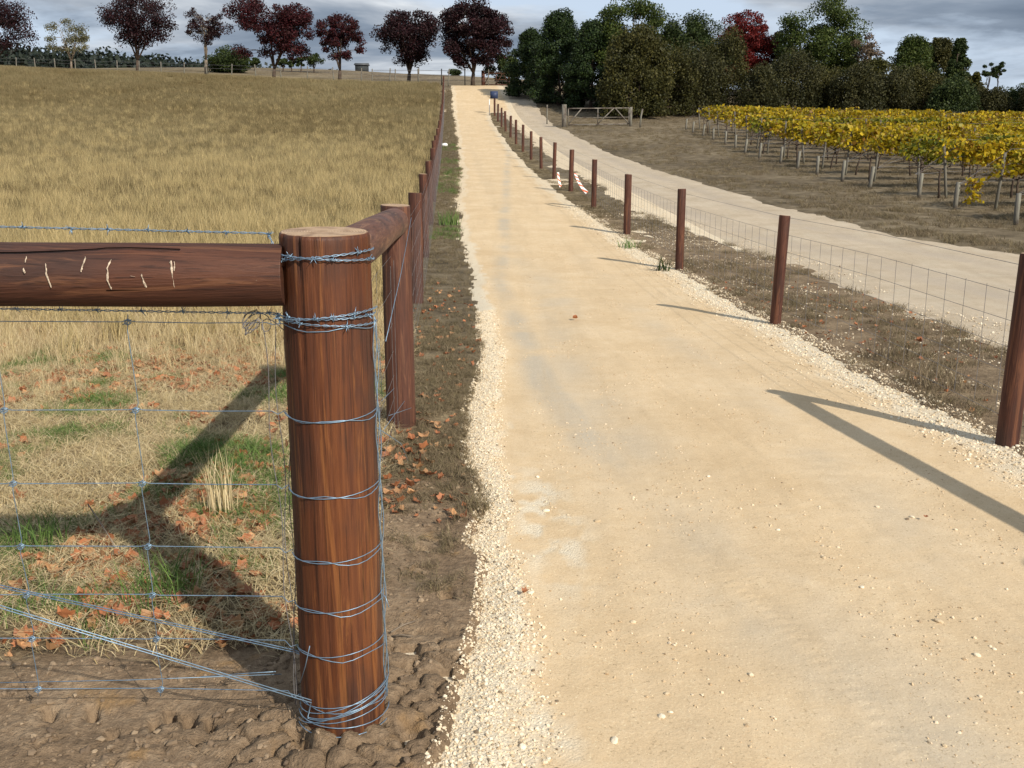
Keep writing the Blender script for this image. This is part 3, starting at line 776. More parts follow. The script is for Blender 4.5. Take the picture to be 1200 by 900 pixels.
# wires
WR = .00125
def wob(p, q, n, amp, seed):
    r = random.Random(seed); p = Vector(p); q = Vector(q); out = []
    for i in range(n + 1):
        t = i / n; v = p.lerp(q, t)
        if 0 < i < n: v += Vector((0, r.uniform(-amp, amp), r.uniform(-amp, amp)))
        out.append(v)
    return out
HZ = [1.178, .943, .74, .56, .417, .285, .13]
XS = [-2.4, -2.05, -1.69, -1.336, -.99]
for i, z in enumerate(HZ):
    g_ = Geo()
    pts = [Vector((-2.7, CD, z + .004))]
    for j, xx in enumerate(XS):
        pts += [Vector((xx - .02, CD, z + random.uniform(-.002, .002))), Vector((xx, CD, z + .004)), Vector((xx + .02, CD, z + random.uniform(-.002, .002)))]
    pts += [Vector((-.8, CD + .001, z - .003)), Vector((CX - .155, CD - .01, z)), Vector((CX - .13, CD - .05, z + .002))]
    # wraps round the face of the post to the tie on its right
    for k in range(0, 15):
        a = math.pi * 1.06 + (math.pi * 1.0) * k / 14
        pts.append(Vector((CX + .1195 * math.cos(a), CD + .1195 * math.sin(a), z + .006 * math.sin(k * .9 + i) - .004 * (k > 6))))
    g_.tube(pts, WR, 6)
    if i > 0:   # the tail doubled back over the face
        q = [Vector((CX + .1215 * math.cos(a_), CD + .1215 * math.sin(a_), z + .012 - .014 * math.sin((a_ - math.pi) * .9 + i * .3)))
             for a_ in [math.pi * 1.1 + math.pi * .9 * k / 14 for k in range(15)]]
        g_.tube(q, WR, 6)
    obj('fence_wire', g_, M['wire'], pf)
for j, xx in enumerate(XS):
    g_ = Geo(); pts = []
    for i, z in enumerate(HZ):
        pts += [Vector((xx + random.uniform(-.004, .004) + .006, CD - .004, z + .02)), Vector((xx, CD - .004, z)), Vector((xx - .002, CD - .004, z - .02))]
    g_.tube(pts, WR * .9, 6); st = obj('stay_wire', g_, M['wire'], pf)
    for z in HZ:
        k_ = Geo()
        for s_ in (-1, 1):
            ring = [Vector((xx + .0072 * math.cos(a_), CD - .003 + .004 * s_, z + .0072 * math.sin(a_))) for a_ in [2 * math.pi * q / 10 for q in range(11)]]
            k_.tube(ring, WR * 1.0, 5)
        k_.tube([Vector((xx - .012, CD - .006, z - .006)), Vector((xx, CD - .009, z)), Vector((xx + .012, CD - .006, z + .007))], WR, 5)
        obj('knot', k_, M['wire'], st)
# dark gathered strands by the post
for s_ in range(3):
    g_ = Geo()
    pts = [Vector((CX - .165 + .03 * s_ * (1 - t) + .006 * math.sin(t * 16 + s_ * 2) + .035 * t, CD - .02 + .004 * s_, 1.19 - t * 1.1)) for t in [i / 24 for i in range(25)]]
    g_.tube(pts, WR, 5); obj('stay_wire', g_, M['wire_old'], pf)
def barbed(path, parent, seed=0, rad=.0012, pitch=.045, amp=.0021, barb=.11, matl=None, first=.06):
    path = [Vector(p) for p in path]
    L = [0]
    for i in range(len(path) - 1): L.append(L[-1] + (path[i + 1] - path[i]).length)
    def pos_(s):
        for i in range(len(path) - 1):
            if s <= L[i + 1] or i == len(path) - 2:
                t = (s - L[i]) / max(1e-9, L[i + 1] - L[i]); return path[i].lerp(path[i + 1], min(1, t)), (path[i + 1] - path[i]).normalized()
    g_ = Geo(); n = int(L[-1] / .007)
    for ph in (0, math.pi):
        pts = []
        for i in range(n + 1):
            s = L[-1] * i / n; p, d = pos_(s)
            a = d.cross(Vector((0, 0, 1))).normalized(); b_ = a.cross(d); w = 2 * math.pi * s / pitch + ph
            pts.append(p + (a * math.cos(w) + b_ * math.sin(w)) * amp)
        g_.tube(pts, rad, 5)
    r = random.Random(seed); s = first
    while s < L[-1] - .02:
        p, d = pos_(s); a = d.cross(Vector((0, 0, 1))).normalized(); b_ = a.cross(d)
        g_.tube([p + d * (q * .0018 - .005) + (a * math.cos(q * 1.1) + b_ * math.sin(q * 1.1)) * .0042 for q in range(8)], rad, 5)
        for e in range(4):
            w = r.uniform(0, 6.28); dd = (a * math.cos(w) + b_ * math.sin(w)) + d * r.uniform(-.5, .5)
            g_.tube([p, p + dd * .007, p + dd * .016], [rad, rad, rad * .3], 4)
        s += barb * r.uniform(.85, 1.15)
    return obj('barbed_wire', g_, matl or M['wire'], parent)
def ring_pts(z, a0, a1, n=16, r=.1225, tilt=0.0, cx=CX, cd=CD):
    return [Vector((cx + r * math.cos(a), cd + r * math.sin(a), z + tilt * math.cos(a))) for a in [a0 + (a1 - a0) * k / n for k in range(n + 1)]]
barbed([(-2.6, CD - .0, 1.424), (-1.3, CD, 1.421), (CX - .14, CD - .01, 1.405), (CX - .125, CD - .03, 1.385)] + ring_pts(1.355, math.pi * 1.1, math.pi * 2.03, tilt=.012), pf, 1)
barbed(ring_pts(1.352, math.pi * .98, math.pi * 2.0, tilt=-.008, r=.125), pf, 2, first=.02)
barbed([(-2.6, CD, 1.213), (-1.3, CD, 1.212), (CX - .14, CD - .03, 1.205)] + ring_pts(1.204, math.pi * 1.06, math.pi * 2.02), pf, 3)
barbed(ring_pts(1.19, math.pi * 1.0, math.pi * 2.0, tilt=-.008, r=.1255), pf, 4, first=.03)
barbed(ring_pts(1.207, math.pi * 1.0, math.pi * 2.0, tilt=.012, r=.1275), pf, 5, first=.07)
# snarl of wire left of the post
g_ = Geo(); rr = random.Random(4); c0 = Vector((CX - .19, CD - .02, 1.195))
for s_ in range(4):
    g_.tube([c0 + Vector((.022 * math.cos(q * .55 + s_) + .004 * q * (s_ == 3), .012 * math.sin(q * .9 + s_), .020 * math.sin(q * .6 + 2 * s_) - .002 * q)) for q in range(18)], WR, 5)
obj('wire_snarl', g_, M['wire_old'], pf)
# two doubled tension wires running up to the left from the foot of the post
for k_, (x0, z0, x1, z1) in enumerate([(CX - .11, .205, -2.7, .89), (CX - .125, .175, -2.7, .82)][:1]):
    pass
def tension(a, b_, gap, tail=None):
    for s_ in (-1, 1):
        g_ = Geo(); off = Vector((0, 0, gap * s_))
        pts = [Vector(a) + off] + ([Vector(q) + off * .5 for q in tail] if tail else [])
        pts = [Vector(b_) + off] + pts; g_.tube(pts, WR * 1.15, 6); obj('brace_wire', g_, M['wire'], pf)
fA = at(345, 763, 2.49); lA = at(0, 687, 2.40)
dA = (Vector(lA) - Vector(fA)); tension(fA, Vector(fA) + dA * 2.4, .0035, [at(362, 770, 2.46)])
fB = at(365, 822, 2.40); lB = at(0, 711, 2.36)
dB = (Vector(lB) - Vector(fB)); tension(fB, Vector(fB) + dB * 2.4, .004, ring_pts(.115, math.pi * 1.25, math.pi * 2.05, tilt=.03))
for k_, (zb, tl) in enumerate([(.135, .035), (.10, .02), (.085, -.005), (.12, .055), (.06, .0)]):
    g_ = Geo(); g_.tube(ring_pts(zb, math.pi * (1.05 + .02 * k_), math.pi * 2.05, tilt=tl, r=.1215 + .002 * k_), WR * 1.1, 6); obj('wire_wrap', g_, M['wire'], pf)
# twisted bundle running up the right side of the post
for s_ in range(3):
    g_ = Geo()
    g_.tube([Vector((CX + .1215 + .004 * math.cos(q * .7 + s_ * 2.1), CD - .022 + .02 * s_ + .004 * math.sin(q * .7 + s_ * 2.1), .12 + 1.07 * q / 44)) for q in range(45)], WR * 1.1, 6)
    obj('stay_wire', g_, M['wire'], pf)
# loose ends
for a, b_, c_ in [((352, 800, 2.42), (358, 780, 2.40), (363, 757, 2.38)), ((440, 500, 2.75), (470, 520, 3.1), (478, 540, 3.2)), ((442, 690, 2.5), (452, 700, 2.48), (456, 712, 2.47)),
                  ((235, 793, 2.62), (290, 789, 2.6), (323, 787, 2.58)), ((0, 800, 2.55), (150, 797, 2.56), (330, 790, 2.60))]:
    g_ = Geo(); g_.tube([at(*a), at(*b_), at(*c_)], WR, 5); obj('loose_wire', g_, M['wire'], pf)
# netting along the track: from corner post to second post and on
def run_fence(parent, uf, D0, D1, hs, stay, side, matl, r=.0013, top=0.0, label=None, zfix=None):
    Ds = [D0]
    while Ds[-1] < D1: Ds.append(min(D1, Ds[-1] + 2.0))
    for h in hs:
        g_ = Geo(); g_.tube([(uf(D) - SH * D + side, D, (gz(uf(D) - SH * D, D) if zfix is None or D > 12 else zfix) + h) for D in Ds], r, 4, False)
        obj('fence_wire', g_, matl, parent)
    V = []; F = []; D = D0; lo, hi = min(hs), max(h for h in hs if h <= top or top == 0)
    g_ = Geo()
    while D < D1:
        x = uf(D) - SH * D + side; z0 = (gz(x, D) if zfix is None or D > 12 else zfix)
        g_.tube([(x, D, z0 + lo), (x + random.uniform(-.004, .004), D + random.uniform(-.01, .01), z0 + (lo + hi) / 2), (x, D, z0 + hi)], r, 4, False)
        D += stay
    o = obj('netting_stay', g_, matl, parent); o['kind'] = 'stuff'
run_fence(pf, lambda D: fence_l(D) + .02 if D < 5 else fence_l(D) + .07, 2.62, 78, [1.13, 1.04, .85, .66, .5, .36, .23, .1], .3, .0, M['wire_old'], .0010, 1.05, zfix=0)
# one slack bright wire from brace rail down by the second post
g_ = Geo(); g_.tube([at(482, 255, 5.5), at(470, 320, 4.6), at(452, 400, 3.9)], .0016, 5); obj('loose_wire', g_, M['wire'], pf)
for a, b_ in [((450, 503, 4.0), (474, 470, 4.6)), ((447, 470, 4.0), (462, 455, 4.4)), ((456, 487, 4.3), (482, 478, 4.9)), ((444, 397, 3.8), (448, 470, 4.1))]:
    g_ = Geo(); g_.tube([at(*a), at(*b_)], .0013, 4); obj('loose_wire', g_, M['wire'], pf)

# ------------------------------------------------------------------ roadside fence on the right
x0 = fence_r(5.3) - SH * 5.3
rf = thing('roadside_fence', 'post and netting fence between the track and the grey side road', 'fence', (x0, 5.3, gz(x0, 5.3)))
rm = [post_mesh(1.05, .058, s + 70, 16) for s in range(4)]
for i in range(16):
    D = 5.3 + 4 * i; x = fence_r(D) - SH * D
    o = obj('post', rm[i % 4], M['wood_far'], rf, (x, D, float(base_z(x, D))), (random.uniform(-.02, .02), random.uniform(-.028, .028), random.uniform(0, 6)))
    kx = 1.05 if i == 0 else random.uniform(.9, 1.1); o.scale = (kx, kx, random.uniform(.97, 1.035))
xs = fence_r(2.2) - SH * 2.2 + .26
obj('strainer_post', post_mesh(1.2, .1, 90, 20), M['wood_far'], rf, (xs, 2.2, 0))
obj('brace_rail', log_mesh((xs, 2.28, .97), (x0, 5.23, .985), .058, .055, 12, 18), M['wood_rail_y'], rf)
run_fence(rf, lambda D: fence_r(D), 5.3, 65.3, [1.0, .84, .68, .53, .39, .26, .13], .24, .052, M['wire_old'], .0016, .85)

# ------------------------------------------------------------------ vineyard
VX = 9.4
FINE = .62
def leaves_mesh(C, size, seed, droop=.0, aspect=1.35):
    """one small bent quad (two triangles) for each centre"""
    r = np.random.default_rng(seed); n = len(C)
    a = r.normal(size=(n, 3)); a[:, 2] -= droop; a /= np.linalg.norm(a, axis=1)[:, None]
    b_ = r.normal(size=(n, 3)); b_ -= (a * b_).sum(1)[:, None] * a; b_ /= np.linalg.norm(b_, axis=1)[:, None]
    s = size * r.uniform(.55, 1.25, n)[:, None]
    a = a * s * aspect / 2; b_ = b_ * s / 2
    V = np.stack([C - a, C + b_ - a * .1, C + a, C - b_ - a * .1], 1).reshape(-1, 3)
    F = np.arange(n * 4).reshape(n, 4)
    return big_mesh('leaves', V, F, False)
ordn = ['front', 'second', 'third', 'fourth', 'fifth', 'sixth', 'seventh', 'eighth', 'ninth', 'tenth', 'eleventh', 'twelfth', 'thirteenth', 'fourteenth', 'fifteenth', 'rearmost']
for k in range(16):
    D = 18.6 + 2.4 * k; L = min(.56 * D + 2.5, 34) - VX
    L = max(L, 4.5)
    rr = random.Random(300 + k); r2 = np.random.default_rng(300 + k)
    root = thing('vine_row', f'{ordn[k]} row of yellow autumn grapevines counting from the near edge of the vineyard' if k else
                 'front row of trellised grapevines, nearest the side road at the right edge', 'vine row', (VX, D, gz(VX, D)), 'rows of yellow grapevines on trellis')
    zf = lambda xx: gz(xx, D)
    g_ = Geo(); g_.tube([(0, 0, -.1), (0, 0, .3), (.01, 0, .58)], [.05, .048, .045], 9)
    obj('anchor_post', g_, M['wood_grey'], root, (VX + rr.uniform(-.15, .15), D + rr.uniform(-.1, .1), zf(VX)), (rr.uniform(-.06, .06), rr.uniform(-.05, .1), 0))
    xp = VX + rr.uniform(.7, 1.1)
    while xp < VX + L:
        ln = rr.uniform(-.14, .14) if xp < VX + 1.3 else rr.uniform(-.05, .05)
        g_ = Geo(); g_.tube([(0, 0, -.1), (0, 0, .7), (0, 0, rr.uniform(1.1, 1.42))], [.036, .034, .032], 8)
        obj('post', g_, M['wood_grey'], root, (xp, D, zf(xp)), (rr.uniform(-.05, .05), ln, 0)); xp += rr.uniform(4.2, 5.2)
    for h in (.62, .95, 1.25):
        g_ = Geo(); g_.tube([(VX, D, zf(VX) + min(h, .55))] + [(VX + 1 + (L - 1) * q / 6, D, zf(VX + 1 + (L - 1) * q / 6) + h) for q in range(7)], .004, 4, False)
        obj('trellis_wire', g_, M['wire_old'], root)
    xv = VX + rr.uniform(.6, 1.3)
    while xv < VX + L:
        g_ = Geo(); b0 = rr.uniform(-.1, .1)
        g_.tube([(0, 0, -.05), (b0 * .4, .02, .25), (b0, -.02, .5), (b0 + .03, 0, .68)], [.032, .026, .024, .02], 6)
        for s_ in (-1, 1):
            g_.tube([(b0, 0, .62), (b0 + s_ * .25, .03, .74), (b0 + s_ * .75, 0, .70 + rr.uniform(-.04, .06))], [.018, .014, .009], 5)
        for q in range(5):
            xx = b0 + rr.uniform(-.7, .7)
            g_.tube([(xx, 0, .7), (xx + rr.uniform(-.15, .15), rr.uniform(-.12, .12), 1.0), (xx + rr.uniform(-.25, .25), rr.uniform(-.2, .2), 1.35)], [.006, .005, .003], 4)
        obj('trunk', g_, M['bark'], root, (xv, D, zf(xv))); xv += rr.uniform(1.35, 1.7)
    dens = 760 if D < 30 else (520 if D < 42 else 380)
    n = int(L * dens)
    xx = VX + .5 + (L - .5) * r2.random(n)
    lump = fbm(xx * 1.3, xx * 0 + k * 3.3, 7, 3)
    topz = 1.12 + .38 * lump; botz = .50 + .35 * fbm(xx * 1.1, xx * 0 + k * 5.1, 8, 3)
    hz = botz + (topz - botz) * r2.beta(1.5, 1.3, n)
    yy = r2.normal(0, .17, n) * (1.1 - .5 * (hz - .5))
    keep = r2.random(n) < sstep(.22, .5, fbm(xx * 2.6, hz * 4 + k, 9, 3)) * sstep(VX + .4, VX + 1.4, xx) + .1
    xx, hz, yy = xx[keep], hz[keep], yy[keep]
    C = np.stack([xx, D + yy, ground_z(xx, xx * 0 + D) + hz], -1)
    if k == 1:   # a shoot hanging down at the open end
        e = 110; C = np.concatenate([C, np.stack([VX + .3 + r2.normal(0, .10, e), D + r2.normal(0, .1, e), gz(VX, D) + .15 + .5 * r2.random(e)], -1)])
    obj('foliage', leaves_mesh(C, .085 if D < 30 else .12, 400 + k), M['vine'] if k not in (3, 10) else M['vine_green'], root)

# ------------------------------------------------------------------ trees
def tree(name, label, px, top_y, D, w_px, leaf, base=None, crown=(.35, 1.0), n_cl=40, per=130, size=.2, shape='round', cl_r=.16, barkm='bark', trunk_r=None, group=None, seed=1, gap=1.0, split=0.0, droop=0.0, trunk=True, branch=1.0):
    rr = np.random.default_rng(seed)
    X, _, Zt = at(px, top_y, D)
    if base is not None: X = at(base, 90, D)[0]
    xc = at(px, top_y, D)[0]
    z0 = gz(X, D)
    H = max(Zt - z0, 1.6); Wd = w_px / 1150 * D
    if name == 'plum_tree': n_cl = int(n_cl * 2.0); per = int(per * .58); cl_r *= .76; split = min(split, .3); trunk_r = .17
    root = thing(name, label, 'tree' if 'shrub' not in name and 'bush' not in name else 'shrub', (X, D, z0), group)
    # crown cluster centres inside the crown's own outline
    C = []
    lo, hi = crown
    tries = 0
    while len(C) < n_cl and tries < n_cl * 60:
        tries += 1
        p = rr.uniform(-1, 1, 3)
        if shape == 'round':
            if (p ** 2).sum() > 1: continue
            q = np.array([p[0] * .5, p[1] * .5, (p[2] + 1) / 2])
            if q[2] < .25: q[:2] *= 1.12
        elif shape == 'vase':
            if (p ** 2).sum() > 1: continue
            q = np.array([p[0] * .5, p[1] * .5, (p[2] + 1) / 2]); q[:2] *= (.55 + .6 * q[2])
        elif shape == 'spire':
            a = rr.uniform(0, 6.28); h = rr.random(); r_ = .5 * math.sqrt(rr.uniform(.2, 1)) * (1 - max(0, h - .45) / .55 * .82)
            q = np.array([r_ * math.cos(a), r_ * math.sin(a), h])
        elif shape == 'cone':
            h = rr.random() ** 1.3; r_ = (1 - h) ** .8 * .5 + .03; a = rr.uniform(0, 6.28); r_ *= rr.uniform(.55, 1.05)
            q = np.array([r_ * math.cos(a), r_ * math.sin(a), h])
        elif shape == 'layer':
            h = (rr.integers(0, 9) + rr.uniform(-.12, .12)) / 9; r_ = ((1 - h) ** .8 * .5 + .03) * rr.uniform(.3, 1.05); a = rr.uniform(0, 6.28)
            q = np.array([r_ * math.cos(a), r_ * math.sin(a), max(0, h)])
        elif shape == 'column':
            a = rr.uniform(0, 6.28); h = rr.random(); r_ = .5 * math.sqrt(rr.uniform(.35, 1)) * (1 - h ** 5 * .7)
            q = np.array([r_ * math.cos(a), r_ * math.sin(a), h])
        elif shape == 'twin':
            if (p ** 2).sum() > 1: continue
            s_ = -1 if rr.random() < .47 else 1
            q = np.array([p[0] * .28 + s_ * .24, p[1] * .35, (p[2] + 1) / 2 * (1.0 if s_ < 0 else .9)])
        if float(vnoise(q[0] * 5 + seed, q[2] * 4, seed)) < split: continue
        C.append(q)
    C = np.array(C)
    P_ = np.stack([C[:, 0] * Wd * .92 + (xc - X), C[:, 1] * Wd * .8, (lo + (hi - lo) * C[:, 2] * .97) * H], -1)
    g_ = Geo()
    tr = trunk_r or max(.09, H * .022)
    fork = max(.14, lo * .55) * H
    if trunk:
        g_.tube([(0, 0, -.2), (0, 0, fork * .5), (.03 * H * .3, 0, fork)], [tr * 1.25, tr, tr * .85], 9)
        mains = []
        nm = 5 if shape in ('round', 'vase', 'twin') else 1
        for i in range(nm):
            if nm == 1: e = np.array([xc - X, 0, .93 * H])
            else:
                e = P_[rr.integers(0, len(P_))] * np.array([.6, .6, 1]); e[2] = max(e[2], (lo + .45 * (hi - lo)) * H)
            s = np.array([.01 * H, 0, fork]); m1 = s * .6 + e * .4 + rr.normal(0, .02 * H, 3); m2 = s * .25 + e * .75 + rr.normal(0, .02 * H, 3)
            g_.tube([s, m1, m2, e], [tr * .6, tr * .42, tr * .26, tr * .1], 6); mains.append((s, m1, m2, e))
        for c_ in P_[:int(len(P_) * branch)]:
            best = None
            for s, m1, m2, e in mains:
                for q in (s, m1, m2, e):
                    dd = np.linalg.norm(q - c_) + (0 if q[2] < c_[2] else 1.5 * (q[2] - c_[2]))
                    if best is None or dd < best[0]: best = (dd, q)
            s = best[1]; md = s * .5 + c_ * .5 + rr.normal(0, .015 * H, 3) + np.array([0, 0, .03 * H * (1 if droop == 0 else .2)])
            g_.tube([s, md, c_], [tr * .2, tr * .12, tr * .05], 4, False)
            for _ in range(2):
                g_.tube([c_ * .7 + md * .3, c_ + rr.normal(0, cl_r * Wd * .5, 3)], [tr * .07, tr * .03], 3, False)
        obj('trunk', g_, M[barkm], root, (X, D, z0))
    n = len(P_); cr = cl_r * Wd; per = int(per * 2.5); size = size * FINE
    pts = np.repeat(P_, per, 0); q = rr.normal(size=(len(pts), 3)); q /= np.linalg.norm(q, axis=1)[:, None]
    rad = rr.random(len(pts)) ** .45 * np.repeat(rr.uniform(.65, 1.2, n), per) * cr
    q = q * rad[:, None] * np.array([1, 1, .72 if droop == 0 else 1.3])
    if shape in ('cone', 'layer', 'column', 'spire'): q[:, 2] *= (.5 if shape == 'layer' else 1.15)
    pts = pts + q; pts = pts[(pts[:, 2] > .02 * H)]
    obj('crown', leaves_mesh(pts, size, seed + 5, droop), M[leaf], root, (X, D, z0))
    return root

G1 = 'dark trees in a row along the far edge of the straw paddock'
tree('plum_tree', 'dark purple tree cut off by the left edge of the photo', -12, 0, 108, 112, 'plum', crown=(.30, 1), n_cl=46, per=120, size=.22, seed=11, group=G1, split=.3)
tree('pale_tree', 'small pale yellowish half-bare tree at the far left', 78, 21, 125, 50, 'pale', crown=(.28, 1), n_cl=30, per=60, size=.2, seed=12, barkm='bark_light', cl_r=.14)
tree('plum_tree', 'broad spreading dark purple tree, second of the row from the left', 158, -6, 106, 96, 'plum', base=162, crown=(.34, 1), n_cl=50, per=120, size=.21, seed=13, group=G1, split=.36, shape='vase')
tree('plum_tree', 'thin purple tree with a mostly bare lower crown', 236, 9, 103, 54, 'plum', base=242, crown=(.48, 1), n_cl=34, per=60, size=.18, seed=14, group=G1, split=.2, shape='vase', barkm='bark_light', cl_r=.13)
tree('plum_tree', 'widest wine red and purple tree with a double crown', 314, -8, 98, 100, 'plum_red', base=321, crown=(.26, 1), n_cl=70, per=130, size=.21, seed=15, group=G1, shape='twin', split=.3, cl_r=.12)
tree('plum_tree', 'small reddish purple tree between the double-crowned tree and a rounder one', 397, 16, 96, 56, 'plum_red', base=398, crown=(.36, 1), n_cl=34, per=110, size=.2, seed=16, group=G1, split=.3)
tree('plum_tree', 'rounded dark purple tree second from the top of the track', 478, 13, 90, 88, 'plum', base=479, crown=(.30, 1), n_cl=58, per=120, size=.2, seed=27, group=G1, split=.22, shape='vase')
tree('plum_tree', 'tallest near-black purple tree at the top of the track', 556, -2, 86, 84, 'plum', base=554, crown=(.20, 1), n_cl=80, per=140, size=.2, seed=18, group=G1, split=.2, cl_r=.14)
tree('dark_bush', 'dark low bush between the tall purple tree and the pines', 588, 58, 88, 36, 'dgreen', crown=(.05, 1), n_cl=24, per=110, size=.2, seed=19, trunk=True, cl_r=.2)
tree('round_bush', 'round dense dark green tree behind the paddock edge', 267, 57, 122, 48, 'dgreen', crown=(.0, 1), n_cl=60, per=110, size=.22, seed=20, cl_r=.17)
for i, (px, ty, w) in enumerate([(298, 68, 11), (331, 66, 12), (341, 67, 10), (352, 67, 10), (367, 61, 22)]):
    tree('orchard_tree', ['small round dark tree beside the big round bush', 'small round dark tree right behind the double-crowned tree', 'middle one of three small round trees behind the row',
         'small round tree just left of a wider one', 'wider small dark tree left of the reddish purple one'][i], px, ty, 128, w, 'dgreen', crown=(.35, 1), n_cl=12, per=90, size=.2, seed=30 + i, group='small round trees far behind the row', cl_r=.24)
tree('small_bush', 'small dark bush on the skyline beside the tallest purple tree', 534, 80, 150, 18, 'dgreen', crown=(0, 1), n_cl=10, per=80, size=.25, seed=36, cl_r=.22)

G2 = 'trees and shrubs behind the side road and the vines'
R = [
 ('pine_tree', 'dark pine nearest the top of the road, left end of the tall hedge', 624, 34, 76, 62, 'pine', 'spire', .02, 120),
 ('pine_tree', 'dark pointed pine, second in the hedge from the left', 656, 12, 72, 72, 'pine', 'spire', .02, 150),
 ('pine_tree', 'dark pine with light tips beside the tall bright green tree', 694, 22, 69, 66, 'pine', 'spire', .02, 140),
 ('leafy_tree', 'tall broad tree with bright green top behind the wooden gate', 738, 0, 70, 100, 'green', 'round', .10, 170),
 ('willow_tree', 'drooping olive green tree in front of the bright green one', 748, 40, 64, 84, 'olive', 'column', .0, 130),
 ('leafy_tree', 'dark green dome-shaped tree left of the red tree', 812, 14, 70, 92, 'dgreen', 'round', .05, 140),
 ('red_tree', 'bright red autumn tree in the hedge behind the vineyard', 876, 8, 78, 66, 'red', 'round', .05, 110),
 ('plum_tree', 'small wine coloured tree right of the bright red one', 916, 36, 80, 40, 'plum_red', 'round', .2, 36),
 ('leafy_tree', 'tallest dark green tree rising above the vineyard', 966, -8, 76, 100, 'green', 'round', .08, 150),
 ('bronze_tree', 'pale bronze half-bare tree beside the tallest green tree', 1022, 36, 73, 46, 'bronze', 'vase', .3, 30),
 ('leafy_tree', 'yellow green low tree below the pale bronze one', 1022, 66, 69, 60, 'yellowgreen', 'round', .1, 40),
 ('leafy_tree', 'round green tree left of the pointed conifer', 1072, 44, 78, 66, 'green', 'spire', .05, 110),
 ('leafy_tree', 'olive tree just behind the pointed conifer', 1103, 46, 80, 58, 'olive', 'spire', .05, 90),
 ('cedar_tree', 'dark pointed conifer with a narrow top above the right of the vineyard', 1126, 46, 76, 40, 'dgreen', 'cone', .02, 90),
 ('leafy_tree', 'small yellowing tree right of the pointed conifer', 1144, 80, 70, 34, 'yellowgreen', 'round', .05, 26),
]
for i, (nm, lb, px, ty, D, w, lf, shp, lo, nc) in enumerate(R):
    sparse = lf == 'bronze'
    tree(nm, lb, px, ty, D, w, lf, crown=(lo, 1), n_cl=nc, per=60 if sparse else 120, size=.17 if lf != 'pine' else .16, seed=50 + i, shape=shp, group=G2,
         cl_r=.13 if nc > 60 else .17, droop=1.2 if nm in ('willow_tree',) else 0, split=.25 if shp in ('round', 'vase') else 0, branch=1.0 if sparse or shp == 'vase' else .4, barkm='bark_light' if sparse else 'bark')
S = [(782, 62, 74, 'olive'), (820, 58, 80, 'drabolive'), (850, 44, 66, 'olive'), (893, 78, 56, 'drabolive'), (930, 66, 66, 'drabolive'), (968, 80, 60, 'olive'), (1005, 84, 62, 'drabolive'),
     (1046, 82, 60, 'drabolive'), (1084, 86, 58, 'olive'), (1120, 96, 56, 'dgreen'), (1158, 108, 52, 'drabolive'), (1194, 104, 50, 'dgreen'), (1232, 92, 60, 'drabolive')]
SL = ['olive shrub right of the willow, above the gate end', 'drab shrub at the left start of the vineyard hedge', 'rounded olive shrub left of the red tree', 'low drab shrub in front of the red tree',
      'drab shrub below the wine coloured tree', 'olive shrub below the tallest green tree', 'drab shrub below the pale bronze tree', 'drab shrub left of the round green tree',
      'olive shrub left of the pointed conifer', 'dark green shrub under the pointed conifer', 'low drab shrub under the small yellowing tree', 'dark shrub near the right edge behind the vines',
      'drab shrub at the right edge of the photo']
for i, (px, ty, w, lf) in enumerate(S):
    tree('hedge_shrub', SL[i], px, ty, 65 + (i % 3) * 1.2, w, lf, crown=(.0, 1), n_cl=60, per=130, size=.14, seed=80 + i, shape='round' if i % 2 else 'column', group=G2, cl_r=.17, droop=.8, branch=.5)
for i, (px, ty, w) in enumerate([(1161, 69, 14), (1172, 71, 14)]):
    tree('far_pine', ['flat-topped far pine on the right skyline, left of the pair', 'flat-topped far pine on the right skyline, right of the pair'][i], px, ty, 230, w, 'dgreen', crown=(.35, 1), n_cl=16, per=90, size=.3, seed=98 + i, cl_r=.2)

# distant woodland along the left skyline, one mass
r2 = np.random.default_rng(5); n = 110000
bx = r2.uniform(-330, -30, 1000); bD = r2.uniform(235, 320, 1000)
bz = np.array(base_z(bx, bD)); hh = r2.uniform(6, 10, 1000)
idx = r2.integers(0, 1000, n); q = r2.normal(size=(n, 3)); q /= np.linalg.norm(q, axis=1)[:, None]
q *= (r2.random(n) ** .4)[:, None]
C = np.stack([bx[idx] + q[:, 0] * hh[idx] * .55, bD[idx] + q[:, 1] * hh[idx] * .55, bz[idx] + hh[idx] * .45 + q[:, 2] * hh[idx] * .5], -1)
setp(obj('distant_woodland', leaves_mesh(C, .9, 6), M['woodland']), 'dark distant woodland on the left skyline behind the row of trees', 'woodland', kind='stuff')

# ------------------------------------------------------------------ far fence, gates, sign, shed, rock, tape
bx0, bD0 = -56., 108.; bx1, bD1 = -5.2, 83.5
bf = thing('boundary_fence', 'thin wire fence with pale slim posts along the far edge of the paddock', 'fence', (bx1, bD1, gz(bx1, bD1)))
pm = Geo(); pm.tube([(0, 0, -.1), (0, 0, .7), (0, 0, 1.35)], .05, 6); pmm = pm.mesh('slim_post')
nb = 20; line = []
for i in range(nb + 1):
    t_ = i / nb; x = bx0 + (bx1 - bx0) * t_; D = bD0 + (bD1 - bD0) * t_; z = gz(x, D); line.append((x, D, z))
    obj('post', pmm, M['wood_grey'], bf, (x, D, z), (random.uniform(-.06, .06), random.uniform(-.08, .08), 0))
for h in (.5, .9, 1.2):
    g_ = Geo(); g_.tube([(a, b_, c_ + h) for a, b_, c_ in line], .008, 4, False); obj('fence_wire', g_, M['wire_old'], bf)
cf = thing('roadhead_fence', 'dark post and wire fence crossing behind the top of the track', 'fence', (-5, 87.5, gz(-5, 87.5)))
line = []
